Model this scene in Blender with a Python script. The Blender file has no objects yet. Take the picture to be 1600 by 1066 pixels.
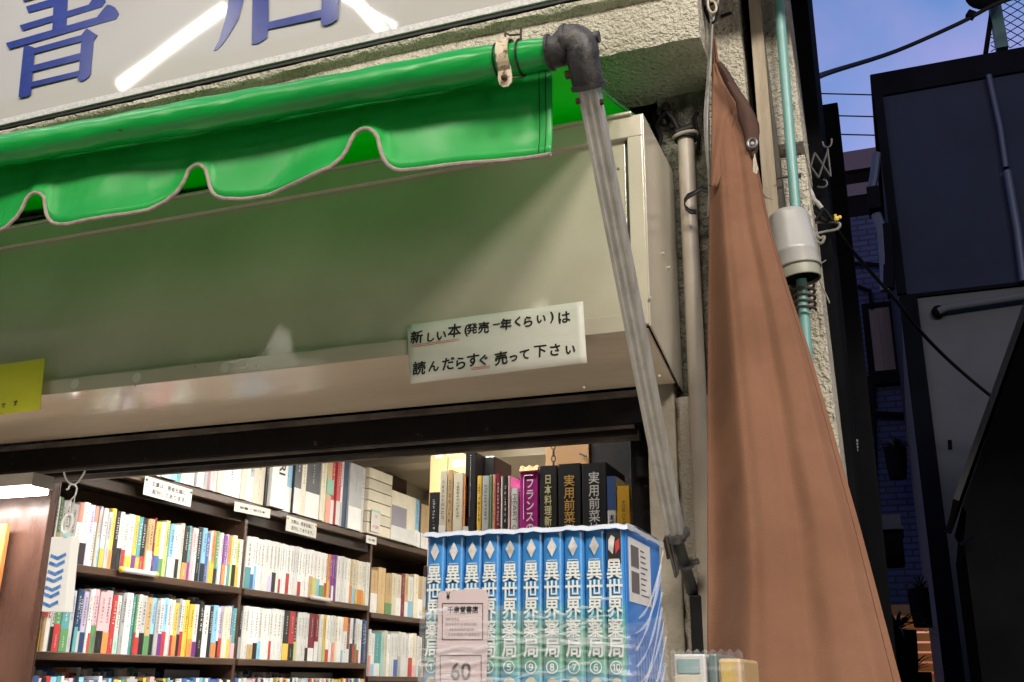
import bpy, math, random
from mathutils import Vector, Matrix
R = math.radians
sc = bpy.context.scene
C = sc.collection
# ------------------------------------------------------------------ camera
F, YAW, PIT, ROL, EYE = 1594.19, R(20.796), R(18.4165), R(0.5073), 1.5
fw = Vector((-math.sin(YAW)*math.cos(PIT), math.cos(YAW)*math.cos(PIT), math.sin(PIT)))
r0 = Vector((math.cos(YAW), math.sin(YAW), 0)); u0 = r0.cross(fw)
rt = r0*math.cos(ROL) + u0*math.sin(ROL); up = u0*math.cos(ROL) - r0*math.sin(ROL)
cam = bpy.data.objects.new('camera', bpy.data.cameras.new('camera')); C.objects.link(cam)
M = Matrix((rt, up, -fw)).transposed().to_4x4(); M.translation = (0, 0, EYE)
cam.matrix_world = M
cam.data.sensor_width = 36; cam.data.lens = F*36/1600
cam.data.clip_start = 0.05; cam.data.clip_end = 500
sc.camera = cam
def ray(px, py): return fw + rt*((px-800)/F) - up*((py-533)/F)
def aY(px, py, d): v = ray(px, py); return v*(d/v.y) + Vector((0, 0, EYE))   # where a sight line meets the plane Y=d
def aX(px, py, d): v = ray(px, py); return v*(d/v.x) + Vector((0, 0, EYE))
def aZ(px, py, z): v = ray(px, py); return v*((z-EYE)/v.z) + Vector((0, 0, EYE))
# ------------------------------------------------------------------ world: dusk sky
SUN_EL, SUN_ROT = R(1.0), R(200)
w = bpy.data.worlds.new('World'); sc.world = w; w.use_nodes = True
nt = w.node_tree; N = nt.nodes; Lk = nt.links
bg = N['Background']; bg.inputs['Strength'].default_value = 0.15
sky = N.new('ShaderNodeTexSky'); sky.sky_type = 'NISHITA'; sky.sun_disc = False
sky.sun_elevation = SUN_EL; sky.sun_rotation = SUN_ROT; sky.ozone_density = 4.0
tc = N.new('ShaderNodeTexCoord')
ns = N.new('ShaderNodeTexNoise'); ns.inputs['Scale'].default_value = 5.0; ns.inputs['Detail'].default_value = 5
rp = N.new('ShaderNodeValToRGB'); rp.color_ramp.elements[0].position = .48; rp.color_ramp.elements[1].position = .72
rp.color_ramp.elements[1].color = (.36, .36, .36, 1)
tint = N.new('ShaderNodeMix'); tint.data_type = 'RGBA'; tint.blend_type = 'MULTIPLY'; tint.inputs[0].default_value = 1
tint.inputs['B'].default_value = (15.5, 7.7, 6.1, 1)
cl = N.new('ShaderNodeMix'); cl.data_type = 'RGBA'; cl.inputs['B'].default_value = (4.6, 3.1, 5.5, 1)
Lk.new(tc.outputs['Generated'], ns.inputs['Vector']); Lk.new(ns.outputs['Fac'], rp.inputs['Fac'])
Lk.new(sky.outputs['Color'], tint.inputs['A']); Lk.new(tint.outputs['Result'], cl.inputs['A'])
Lk.new(rp.outputs['Color'], cl.inputs['Factor']); Lk.new(cl.outputs['Result'], bg.inputs['Color'])
sun = bpy.data.lights.new('sun', 'SUN'); sun.energy = 0.02; sun.angle = R(10); sun.color = (1, .85, .75)
so = bpy.data.objects.new('sun', sun); C.objects.link(so)
so.rotation_euler = (R(90)-SUN_EL, 0, R(180)-SUN_ROT)
LAMP_W, LOW_W, KEY_Z, LAMP_C, TUBE_W, ROOM_W, CASE_W, FILL_E = 540, 26, 6.1, (1, .92, .80), 2, 38, 10, 6.2        # street lamps, sign tube, shop ceiling tubes, bookcase lamp, added window fill
sc.view_settings.view_transform = 'Standard'; sc.view_settings.look = 'None'
sc.view_settings.exposure = 0; sc.view_settings.gamma = 1
sc.render.engine = 'CYCLES'; sc.cycles.use_denoising = True; sc.cycles.max_bounces = 8
sc.cycles.transparent_max_bounces = 12; sc.cycles.sample_clamp_indirect = 6
# ------------------------------------------------------------------ materials
MATS = {}
def mat(name, c, c2=None, scale=8, rough=.6, spec=.5, metal=0, bump=0, bscale=60, stretch=(1, 1, 1), lo=.4, hi=.65,
        emit=None, estr=0, coat=0, trans=0, c3=None, scale3=40, lo3=.62, hi3=.7, rvar=0, detail=6, bdist=.01):
    m = bpy.data.materials.new(name); m.use_nodes = True; MATS[name] = m
    t = m.node_tree; n = t.nodes; l = t.links; b = n['Principled BSDF']
    b.inputs['Base Color'].default_value = (*c, 1); b.inputs['Roughness'].default_value = rough
    b.inputs['Specular IOR Level'].default_value = spec; b.inputs['Metallic'].default_value = metal
    b.inputs['Coat Weight'].default_value = coat; b.inputs['Coat Roughness'].default_value = .12
    if emit: b.inputs['Emission Color'].default_value = (*emit, 1); b.inputs['Emission Strength'].default_value = estr
    co = n.new('ShaderNodeTexCoord'); mp = n.new('ShaderNodeMapping'); mp.inputs['Scale'].default_value = stretch
    l.new(co.outputs['Object'], mp.inputs['Vector'])
    def noise(s, d=detail):
        x = n.new('ShaderNodeTexNoise'); x.inputs['Scale'].default_value = s; x.inputs['Detail'].default_value = d
        x.inputs['Roughness'].default_value = .6; l.new(mp.outputs[0], x.inputs['Vector']); return x
    def ramp(src, a, z):
        q = n.new('ShaderNodeMapRange'); q.inputs[1].default_value = a; q.inputs[2].default_value = z
        l.new(src, q.inputs[0]); return q.outputs[0]
    col = None
    if c2:
        x = n.new('ShaderNodeMix'); x.data_type = 'RGBA'; x.inputs['A'].default_value = (*c, 1); x.inputs['B'].default_value = (*c2, 1)
        l.new(ramp(noise(scale).outputs['Fac'], lo, hi), x.inputs['Factor']); col = x.outputs['Result']
    if c3:
        y = n.new('ShaderNodeMix'); y.data_type = 'RGBA'; y.inputs['B'].default_value = (*c3, 1)
        if col: l.new(col, y.inputs['A'])
        else: y.inputs['A'].default_value = (*c, 1)
        l.new(ramp(noise(scale3).outputs['Fac'], lo3, hi3), y.inputs['Factor']); col = y.outputs['Result']
    if col: l.new(col, b.inputs['Base Color'])
    if rvar:
        q = n.new('ShaderNodeMapRange'); q.inputs[1].default_value = .3; q.inputs[2].default_value = .7
        q.inputs[3].default_value = max(0, rough-rvar); q.inputs[4].default_value = rough+rvar
        l.new(noise(scale*2.3).outputs['Fac'], q.inputs[0]); l.new(q.outputs[0], b.inputs['Roughness'])
    if bump:
        bp = n.new('ShaderNodeBump'); bp.inputs['Strength'].default_value = bump; bp.inputs['Distance'].default_value = bdist
        l.new(noise(bscale, 3).outputs['Fac'], bp.inputs['Height']); l.new(bp.outputs[0], b.inputs['Normal'])
    if trans:                                                     # thin cloth or film that lets light through
        tr = n.new('ShaderNodeBsdfTranslucent'); tr.inputs['Color'].default_value = (*c, 1)
        mx = n.new('ShaderNodeMixShader'); mx.inputs[0].default_value = trans
        if col: l.new(col, tr.inputs['Color'])
        l.new(b.outputs[0], mx.inputs[1]); l.new(tr.outputs[0], mx.inputs[2]); l.new(mx.outputs[0], n['Material Output'].inputs[0])
    return m
stucco = mat('rough_stucco', (.56, .52, .43), (.42, .39, .31), 5, .9, .2, bump=1.0, bscale=85, c3=(.17, .15, .11), scale3=110, lo3=.58, hi3=.70, bdist=.022)
stucco2 = mat('dark_mottled_stucco', (.30, .29, .23), (.10, .10, .08), 9, .9, .2, bump=1.0, bscale=80, bdist=.02, c3=(.05, .05, .04), scale3=60, lo3=.55, hi3=.68)  # darker mottled mix for the recess and front wall
pitted = mat('pitted_concrete', (.45, .41, .33), (.36, .32, .25), 7, .9, .2, bump=.8, bscale=120, c3=(.06, .05, .04), scale3=85, lo3=.66, hi3=.70)
plaster = mat('smooth_cement', (.44, .40, .32), (.35, .31, .24), 10, .8, .25, bump=.2, bscale=80, c3=(.05, .04, .03), scale3=48, lo3=.70, hi3=.73)
paintw = mat('cream_box_paint', (.52, .475, .38), (.46, .42, .33), 3, .10, .5, bump=.05, bscale=130, c3=(.20, .17, .11), scale3=75, lo3=.72, hi3=.76, rvar=.03)
lipm = mat('cream_lip_paint', (.78, .68, .53), (.70, .61, .47), 4, .13, 1.0, coat=1.0, bump=.12, bscale=60, stretch=(.25, 1, 1), rvar=.08)
steelb = mat('black_iron', (.006, .006, .007), (.010, .007, .006), 14, .6, .15, bump=.15, bscale=50, c3=(.055, .032, .02), scale3=30, lo3=.64, hi3=.70)
trimm = mat('worn_brown_trim', (.13, .115, .095), (.05, .04, .035), 18, .5, .5, stretch=(.5, 1, 1))
green = mat('green_vinyl', (.030, .52, .10), (.024, .45, .085), 5, .30, .4, bump=.22, bscale=6, bdist=.02, trans=.42, rvar=.06)
greenc = mat('green_canopy_vinyl', (.008, .50, .035), (.007, .44, .03), 4, .4, .4, trans=.68)
greenp = mat('green_roll_vinyl', (.008, .31, .05), (.006, .23, .038), 7, .28, .5, bump=.35, bscale=14, bdist=.02, c3=(.006, .04, .012), scale3=60, lo3=.68, hi3=.75, stretch=(.35, 1, 1))
binding = mat('grey_binding_tape', (.36, .30, .26), (.26, .22, .19), 60, .8, .2, bump=.3, bscale=300)
darkmetal = mat('dark_cast_iron', (.022, .022, .024), (.075, .07, .068), 22, .5, .5, metal=.3, bump=.25, bscale=70, c3=(.16, .14, .08), scale3=20, lo3=.6, hi3=.75)
alu = mat('weathered_aluminium', (.46, .455, .42), (.35, .345, .31), 4, .45, .5, metal=.25, stretch=(9, 9, .6), bump=.03, bscale=40, c3=(.27, .27, .24), scale3=8, lo3=.6, hi3=.85)
steel = mat('dull_steel', (.25, .25, .245), (.12, .115, .11), 20, .4, .5, metal=.75, c3=(.13, .05, .02), scale3=30, lo3=.64, hi3=.75)
rusty = mat('rusty_cream_metal', (.60, .53, .40), (.45, .36, .23), 40, .5, .4, c3=(.14, .06, .02), scale3=75, lo3=.50, hi3=.62)
rust = mat('rust', (.085, .05, .032), (.045, .03, .02), 40, .8, .3)
signw = mat('white_acrylic', (.385, .375, .355), (.365, .352, .33), 2, .05, .5, bump=.004, bscale=1.3, detail=0)
signblue = mat('blue_sign_letter', (.013, .027, .165), (.019, .036, .20), 14, .25, .5, c3=(.05, .065, .22), scale3=120, lo3=.74, hi3=.8)
granule = mat('speckled_sign_frame', (.52, .51, .50), (.36, .355, .345), 130, .5, .5, bump=.25, bscale=160)
blackr = mat('black_rubber', (.012, .012, .013), None, rough=.5, spec=.3)
tarpm = mat('brown_tarp_cloth', (.195, .098, .060), (.168, .082, .050), 5, .9, .12, bump=.25, bscale=330, c3=(.215, .110, .068), scale3=9, lo3=.5, hi3=.75)
tarpd = mat('dark_brown_tarp_lining', (.075, .040, .030), (.055, .03, .022), 8, .8, .2, bump=.15, bscale=200)
pipem = mat('cream_pipe_paint', (.46, .40, .325), (.38, .33, .26), 9, .4, .5, bump=.12, bscale=45, c3=(.08, .06, .04), scale3=70, lo3=.71, hi3=.75)
tealm = mat('teal_pipe_paint', (.14, .315, .295), (.115, .27, .25), 5, .38, .5, stretch=(3, 3, .6))
bootm = mat('grey_plastic', (.37, .365, .345), (.32, .315, .295), 5, .3, .5)
bootd = mat('greenish_grey_plastic', (.30, .30, .24), None, rough=.4)
wood = mat('weathered_board', (.42, .355, .27), (.28, .23, .17), 4, .8, .25, stretch=(5, 5, .6), bump=.3, bscale=30, c3=(.12, .09, .06), scale3=16, lo3=.68, hi3=.76)
woodg = mat('grey_weathered_board', (.14, .13, .11), (.08, .075, .062), 4, .85, .2, stretch=(6, 6, .6), bump=.3, bscale=40)
shelfw = mat('dark_stained_wood', (.080, .043, .027), (.045, .024, .016), 5, .35, .5, stretch=(5, .7, 5), bump=.06, bscale=60, c3=(.17, .10, .065), scale3=12, lo3=.6, hi3=.72)
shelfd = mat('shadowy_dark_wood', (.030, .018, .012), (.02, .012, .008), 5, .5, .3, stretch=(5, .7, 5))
panelw = mat('reddish_brown_wood', (.125, .062, .045), (.09, .044, .032), 4, .3, .5, stretch=(3, 3, .7), rvar=.1, c3=(.15, .085, .066), scale3=10, lo3=.62, hi3=.7)
shopwall = mat('cream_wall_paint', (.62, .56, .44), (.57, .51, .39), 2, .7, .3)
shopfloor = mat('pale_shop_floor', (.42, .38, .32), (.34, .31, .26), 5, .5, .4)
boardbr = mat('brown_board', (.22, .125, .05), (.18, .10, .04), 4, .6, .3)
paper = mat('white_paper', (.62, .60, .55), (.57, .55, .49), 6, .7, .2, bump=.06, bscale=12)
noticep = mat('notice_paper', (.74, .73, .66), (.66, .65, .57), 4, .45, .4, bump=.25, bscale=9, stretch=(1, 1, 3))
ink = mat('black_ink', (.012, .012, .014), None, rough=.6)
inkg = mat('grey_ink', (.12, .11, .11), None, rough=.6)
redink = mat('red_ink', (.60, .07, .05), None, rough=.6)
yellowm = mat('yellow_card', (.52, .50, .012), (.46, .44, .01), 8, .5, .4)
whitep = mat('white_plastic', (.80, .80, .80), None, rough=.3)
clearp = mat('pale_clear_plastic', (.62, .62, .62), None, rough=.15)
chev = mat('blue_print', (.06, .17, .50), (.15, .33, .68), 90, .4)
pages = mat('page_edges', (.66, .60, .48), (.55, .49, .38), 120, .8, .2)
asphalt = mat('asphalt', (.05, .05, .05), (.035, .035, .036), 8, .9, .3, bump=.3, bscale=120)
dark = mat('unlit_black', (.005, .005, .006), (.003, .003, .004), 4, .9, .05)  # near-black colour stands in for walls left without light
navy = mat('navy_wall_paint', (.008, .012, .028), (.006, .009, .022), 1.2, .85, .2, bump=.1, bscale=20, c3=(.011, .014, .022), scale3=2.2, lo3=.58, hi3=.72)
greyw = mat('grey_lower_render', (.062, .066, .076), (.052, .055, .064), 1.5, .9, .2, bump=.1, bscale=30, c3=(.05, .05, .05), scale3=7, lo3=.72, hi3=.78)
navyd = mat('dark_navy_trim', (.003, .0035, .006), (.002, .0025, .004), 3, .9, .04)
pipen = mat('navy_drainpipe', (.014, .022, .05), None, rough=.5)
cable = mat('black_cable', (.008, .008, .009), None, rough=.7, spec=.1)
cableg = mat('grey_cable', (.21, .20, .18), (.13, .125, .11), 30, .5)
leafm = mat('dusky_leaf', (.02, .028, .016), (.03, .04, .02), 20, .6)
tagm = mat('pink_price_paper', (.56, .46, .47), (.52, .42, .43), 7, .6, .3, bump=.1, bscale=20)
cardb = mat('cardboard', (.52, .33, .16), (.46, .28, .13), 4, .8, .2)
greynote = mat('mint_note', (.30, .55, .42), None, rough=.7)
def emis(name, c, s):
    m = bpy.data.materials.new(name); m.use_nodes = True; n = m.node_tree.nodes; b = n['Principled BSDF']
    b.inputs['Base Color'].default_value = (*c, 1)
    b.inputs['Emission Color'].default_value = (*c, 1); b.inputs['Emission Strength'].default_value = s; MATS[name] = m; return m
glow = emis('lit_diffuser', (1, .97, .9), 9)
fillglow = emis('window_fill_glow', (1, .88, .72), FILL_E)  # glow added to fill the shop front from across the street
glowlamp = emis('lit_lamp_glass', (1, .9, .76), 30)
def tile_material():
    m = bpy.data.materials.new('blue_glazed_tiles'); m.use_nodes = True; n = m.node_tree.nodes; l = m.node_tree.links; b = n['Principled BSDF']
    co = n.new('ShaderNodeTexCoord'); mp = n.new('ShaderNodeMapping'); mp.inputs['Rotation'].default_value = (R(90), 0, 0)
    br = n.new('ShaderNodeTexBrick'); br.inputs['Scale'].default_value = 1; br.inputs['Brick Width'].default_value = .22
    br.inputs['Row Height'].default_value = .075; br.inputs['Mortar Size'].default_value = .012
    br.inputs['Color1'].default_value = (.009, .024, .085, 1); br.inputs['Color2'].default_value = (.012, .032, .11, 1); br.inputs['Mortar'].default_value = (.008, .01, .02, 1)
    l.new(co.outputs['Object'], mp.inputs[0]); l.new(mp.outputs[0], br.inputs[0]); l.new(br.outputs['Color'], b.inputs['Base Color'])
    b.inputs['Roughness'].default_value = .6; b.inputs['Specular IOR Level'].default_value = .15
    return m
tiles = tile_material()
def slat_glow():
    m = bpy.data.materials.new('lit_bamboo_blind'); m.use_nodes = True; n = m.node_tree.nodes; l = m.node_tree.links; b = n['Principled BSDF']
    co = n.new('ShaderNodeTexCoord'); ns = n.new('ShaderNodeTexNoise'); ns.inputs['Scale'].default_value = 2.5
    l.new(co.outputs['Object'], ns.inputs[0])
    rp = n.new('ShaderNodeValToRGB'); rp.color_ramp.elements[0].color = (.10, .03, .004, 1); rp.color_ramp.elements[1].color = (.34, .12, .015, 1)
    l.new(ns.outputs['Fac'], rp.inputs[0]); l.new(rp.outputs[0], b.inputs['Emission Color']); b.inputs['Emission Strength'].default_value = .45
    b.inputs['Base Color'].default_value = (.2, .09, .02, 1); return m
blindm = slat_glow()
def film_material():
    m = bpy.data.materials.new('cling_film'); m.use_nodes = True; t = m.node_tree; n = t.nodes; l = t.links
    b = n['Principled BSDF']; b.inputs['Base Color'].default_value = (.9, .92, .95, 1); b.inputs['Roughness'].default_value = .22
    b.inputs['Specular IOR Level'].default_value = .8
    tr = n.new('ShaderNodeBsdfTransparent'); mx = n.new('ShaderNodeMixShader')
    co = n.new('ShaderNodeTexCoord'); mp = n.new('ShaderNodeMapping'); mp.inputs['Rotation'].default_value = (0, R(14), 0); mp.inputs['Scale'].default_value = (6, 6, 95)
    ns = n.new('ShaderNodeTexNoise'); ns.inputs['Scale'].default_value = 1.0; ns.inputs['Detail'].default_value = 4
    l.new(co.outputs['Object'], mp.inputs[0]); l.new(mp.outputs[0], ns.inputs[0])
    q = n.new('ShaderNodeMapRange'); q.inputs[1].default_value = .50; q.inputs[2].default_value = .78; q.inputs[3].default_value = .09; q.inputs[4].default_value = .45
    l.new(ns.outputs['Fac'], q.inputs[0]); l.new(q.outputs[0], mx.inputs[0])
    bp = n.new('ShaderNodeBump'); bp.inputs['Strength'].default_value = .6; bp.inputs['Distance'].default_value = .004
    l.new(ns.outputs['Fac'], bp.inputs['Height']); l.new(bp.outputs[0], b.inputs['Normal'])
    l.new(tr.outputs[0], mx.inputs[1]); l.new(b.outputs[0], mx.inputs[2]); l.new(mx.outputs[0], n['Material Output'].inputs[0])
    return m
film = film_material()
# ------------------------------------------------------------------ mesh builders
def frame_of(d):
    d = Vector(d).normalized(); a = Vector((0, 0, 1)) if abs(d.z) < .9 else Vector((1, 0, 0))
    x = a.cross(d).normalized(); return x, d.cross(x)
class MB:
    def __init__(s): s.v = []; s.f = []
    def add(s, vs, fs):
        o = len(s.v); s.v += [Vector(p) for p in vs]; s.f += [[i+o for i in f] for f in fs]; return s
    def box(s, x0, x1, y0, y1, z0, z1):
        return s.add([(x, y, z) for x in (x0, x1) for y in (y0, y1) for z in (z0, z1)],
                     [(0, 1, 3, 2), (4, 6, 7, 5), (0, 4, 5, 1), (2, 3, 7, 6), (0, 2, 6, 4), (1, 5, 7, 3)])
    def prism(s, pts, ext):                                        # polygon swept along ext
        pts = [Vector(p) for p in pts]; e = Vector(ext); n = len(pts)
        nr = Vector((0, 0, 0))
        for i in range(n): nr += pts[i].cross(pts[(i+1) % n])
        if nr.dot(e) > 0: pts.reverse()
        vs = pts + [p+e for p in pts]
        return s.add(vs, [list(range(n)), list(range(2*n-1, n-1, -1))] + [[(i+1) % n, i, i+n, (i+1) % n+n] for i in range(n)])
    def tube(s, pts, r, n=10, cap=True):
        pts = [Vector(p) for p in pts]; k = len(pts); rs = r if isinstance(r, (list, tuple)) else [r]*k
        vs = []; x = None
        for i, p in enumerate(pts):
            d = (pts[min(i+1, k-1)] - pts[max(i-1, 0)]).normalized()
            if x is None: x, y = frame_of(d)
            else:
                x = (x - d*x.dot(d)).normalized(); y = d.cross(x)
            vs += [p + (x*math.cos(2*math.pi*j/n) + y*math.sin(2*math.pi*j/n))*rs[i] for j in range(n)]
        fs = [[i*n+j, i*n+(j+1) % n, (i+1)*n+(j+1) % n, (i+1)*n+j] for i in range(k-1) for j in range(n)]
        if cap: fs += [list(range(n-1, -1, -1)), list(range((k-1)*n, k*n))]
        return s.add(vs, fs)
    def beam(s, a, b, w, h, ref=(1, 0, 0)):                        # square section bar from a to b
        a, b = Vector(a), Vector(b); d = (b-a).normalized(); x = Vector(ref); x = (x-d*x.dot(d)).normalized(); y = d.cross(x)
        q = [x*(-w/2)+y*(-h/2), x*(w/2)+y*(-h/2), x*(w/2)+y*(h/2), x*(-w/2)+y*(h/2)]
        return s.prism([a+p for p in q], b-a)
    def grid(s, rows):                                              # rows of points
        m = len(rows[0]); vs = [p for r in rows for p in r]
        return s.add(vs, [[i*m+j, i*m+j+1, (i+1)*m+j+1, (i+1)*m+j] for i in range(len(rows)-1) for j in range(m-1)])
    def ball(s, c, r, n=10, sz=1):
        c = Vector(c); rows = []
        for i in range(n//2+1):
            t = math.pi*i/(n//2)
            rows.append([c + Vector((r*math.sin(t)*math.cos(2*math.pi*j/n), r*math.sin(t)*math.sin(2*math.pi*j/n), r*sz*math.cos(t))) for j in range(n+1)])
        return s.grid(rows)
    def build(s, name, m, parent=None, bevel=0, smooth=False, solid=0, origin=None, sub=0):
        me = bpy.data.meshes.new(name)
        o = Vector(origin) if origin is not None else Vector((0, 0, 0))
        me.from_pydata([p-o for p in s.v], [], s.f); me.materials.append(m); me.update()
        if smooth:
            me.shade_smooth(); me.set_sharp_from_angle(angle=R(40))
        ob = bpy.data.objects.new(name, me); C.objects.link(ob); ob.location = o
        if parent is not None: attach(ob, parent)
        if sub: q = ob.modifiers.new('subdivide', 'SUBSURF'); q.levels = q.render_levels = sub
        if solid: q = ob.modifiers.new('thickness', 'SOLIDIFY'); q.thickness = solid; q.offset = 0
        if bevel:
            q = ob.modifiers.new('bevel', 'BEVEL'); q.width = bevel; q.segments = 2; q.limit_method = 'ANGLE'; q.angle_limit = R(40)
        return ob
def world_loc(o):
    p = Vector((0, 0, 0))
    while o: p += o.location if o.parent is None else o.location + o.matrix_parent_inverse.translation; o = o.parent
    return p
def attach(o, parent):
    o.parent = parent; o.matrix_parent_inverse = Matrix.Translation(-world_loc(parent))
def tag(o, label, cat, group=None, kind=None):
    o['label'] = label; o['category'] = cat
    if group: o['group'] = group
    if kind: o['kind'] = kind
    return o
def thing(name, label, cat, loc=(0, 0, 0), group=None):
    o = bpy.data.objects.new(name, None); C.objects.link(o); o.location = loc; o.empty_display_size = .05
    return tag(o, label, cat, group)
TXT = {}
def text_mesh(s, bold=0, line=1.0):
    k = (s, bold, line)
    if k not in TXT:
        cu = bpy.data.curves.new('writing', 'FONT'); cu.body = s; cu.size = 1; cu.offset = bold; cu.align_x = 'CENTER'; cu.space_line = line
        cu.resolution_u = 3; cu.fill_mode = 'FRONT'
        ob = bpy.data.objects.new('writing', cu); C.objects.link(ob)
        me = bpy.data.meshes.new_from_object(ob.evaluated_get(bpy.context.evaluated_depsgraph_get()))
        v = [p.co.copy() for p in me.vertices]; f = [list(p.vertices) for p in me.polygons]
        bpy.data.objects.remove(ob); bpy.data.meshes.remove(me)
        x0, x1 = min(p.x for p in v), max(p.x for p in v); y0, y1 = min(p.y for p in v), max(p.y for p in v)
        TXT[k] = ([((p.x-x0)/(x1-x0)-.5, (p.y-y0)/max(y1-y0, 1e-6)-.5) for p in v], f, x1-x0, y1-y0)
    return TXT[k]
def text_into(mb, s, c, xd, yd, w=None, h=None, bold=0, line=1.0):  # writing fitted to a w x h box round c
    v, f, tw, th = text_mesh(s, bold, line); xd, yd = Vector(xd), Vector(yd)
    if w is None: w = h*tw/th
    if h is None: h = w*th/tw
    return mb.add([Vector(c)+xd*(a*w)+yd*(b*h) for a, b in v], f)
XV, YV, ZV = Vector((1, 0, 0)), Vector((0, 1, 0)), Vector((0, 0, 1))
rnd = random.Random(7)
# ------------------------------------------------------------------ setting
g = MB().box(-60, 60, -40, 90, -.3, 0).build('ground', asphalt); g['kind'] = 'structure'
pv = MB().box(-9, 5, -.6, 2.28, .004, .12).build('pavement', mat('pale_paving', (.50, .465, .41), (.43, .40, .355), 6, .8, .3, bump=.2, bscale=40), bevel=.01); pv['kind'] = 'structure'
SY = 2.075                                                         # front of the sign
XS = -.451                                                         # right end of the shutter box
WY = 2.33                                                          # plane of the shop wall
shop = thing('shop_building', 'old bookshop with rough stucco front and lit interior behind the open shutter', 'building', (-1.5, WY, 0))
YB, ZB = 2.10, aY(1000, 73, 2.10).z                                # front and underside of the stucco ledge
xbr = aY(1093, 55, YB).x
b = MB()
nx, nz = 150, 20
rr = random.Random(3)
def ledge_rows():
    # one continuous section: front face with a drip groove under an upper lip, then the underside
    q = aY(400, 107, SY).z
    prof = [(YB+.02, 4.6), (YB+.02, q-.009), (2.085, q-.010), (2.079, q-.014), (2.080, q-.024), (2.088, q-.030), (YB+.006, q-.036), (YB+.006, q-.046), (YB-.004, q-.056), (YB-.004, ZB+.06), (YB, ZB+.02), (YB+.008, ZB), (YB+.12, ZB-.004), (WY+.02, ZB-.01)]
    xs = [-4+i*(xbr+4)/nx for i in range(nx+1)]
    return [[Vector((x, y+rr.uniform(-.0015, .0015), z+(0 if z > q-.012 else rr.uniform(-.002, .002) + .004*math.sin(x*5+.7)*(1 if q-.05 < z < q-.02 else .2)))) for x in xs] for y, z in prof]
rows = ledge_rows(); b.grid([r[::-1] for r in rows])
e = [r[-1] for r in rows]; b.add(e + [Vector((xbr, WY+.02, 4.6))], [list(range(len(e)+1))])
b.build('ledge', stucco, shop, smooth=True)
def slab(name, m, p0, p1, ytop, ybot, yd, depth, bevel=.004, parent=shop):
    """upright slab whose left edge runs through pixels p0 and right through p1, each a (top, bottom) pair"""
    t0, b0, t1, b1 = aY(*p0[0], yd), aY(*p0[1], yd), aY(*p1[0], yd), aY(*p1[1], yd)
    def ex(t, b_, z): k = (z-t.z)/(b_.z-t.z) if abs(b_.z-t.z) > 1e-6 else 0; return Vector((t.x+(b_.x-t.x)*k, yd, z))
    return MB().prism([ex(t0, b0, ytop), ex(t1, b1, ytop), ex(t1, b1, ybot), ex(t0, b0, ybot)], (0, depth, 0)).build(name, m, parent, bevel=bevel)
xj = aY(1012, 700, 2.29).x                                         # left edge of the door jamb
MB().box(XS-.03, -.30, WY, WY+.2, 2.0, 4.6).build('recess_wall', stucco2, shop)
MB().box(xj, aY(1060, 780, 2.29).x, 2.29, WY+.2, 0, 2.17).build('door_jamb', plaster, shop, bevel=.004)
b = MB(); xa, xc = aY(1060, 780, 2.29).x+.001, aY(1115, 780, 2.29).x
ys = [0+i*.03 for i in range(72)]
b.grid([[Vector((xa+(xc-xa)*k/6+(rr.uniform(-.004, .004) if k == 0 else 0), 2.288+(.014*(k in (0,)))+rr.uniform(-.002, .002), z)) for k in range(7)] for z in ys][::-1])
b.build('rough_strip', pitted, shop, smooth=True, solid=.006)
# pillar at the corner: stucco column, dark slot, boards, stucco again
slab('pillar', stucco, ((1103, 0), (1107, 150)), ((1153.5, 0), (1172, 215)), 4.6, 0, 2.27, .3)
slab('corner_stucco', stucco, ((1188, 0), (1215, 330)), ((1229, 0), (1268, 330)), 4.6, aY(1250, 222, 2.30).z, 2.30, .3)
slab('lower_corner_stucco', stucco, ((1188, 0), (1215, 330)), ((1229, 0), (1268, 330)), aY(1250, 232, 2.30).z-.004, 0, 2.325, .25)
MB().box(-.27, -.15, 2.42, 2.5, 0, 4.6).build('slot_back', dark, shop)
slab('upright_board', wood, ((1169, 0), (1194, 330)), ((1188, 0), (1217, 330)), 4.6, 0, 2.285, .014, .002)
slab('grey_board', woodg, ((1190, 70), (1219, 330)), ((1196, 70), (1229, 330)), aY(1195, 60, 2.292).z, 0, 2.292, .012, .002)
# dark side of the building along the alley
xs_ = -.127
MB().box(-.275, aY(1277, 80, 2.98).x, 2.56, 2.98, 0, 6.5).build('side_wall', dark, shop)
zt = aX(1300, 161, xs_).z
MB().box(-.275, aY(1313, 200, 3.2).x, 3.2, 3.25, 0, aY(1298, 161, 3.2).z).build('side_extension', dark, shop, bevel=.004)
# shop interior
MB().box(-2.9, -2.75, 2.34, 5.9, 0, 2.75).build('interior_side_wall', shopwall, shop)
MB().box(-2.75, -.28, 5.75, 5.9, 0, 2.75).build('interior_back_wall', shopwall, shop)
MB().box(-2.75, -.36, 2.5, 5.75, 2.62, 2.75).build('ceiling', shopwall, shop)
MB().box(-2.75, -.36, 4.55, 4.7, 2.53, 2.62).build('ceiling_beam', shopwall, shop)
MB().box(-2.75, -.36, 5.70, 5.748, 2.48, 2.56).build('ceiling_beam', shopwall, shop)
MB().box(-2.75, -.36, 2.34, 5.75, .001, .05).build('interior_floor', shopfloor, shop)
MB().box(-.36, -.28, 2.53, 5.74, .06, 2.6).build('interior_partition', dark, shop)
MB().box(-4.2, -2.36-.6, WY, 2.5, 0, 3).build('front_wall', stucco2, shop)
MB().box(-4.2, XS-.032, 2.36, 2.5, 2.16, 4.6).build('upper_wall', dark, shop)
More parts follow.
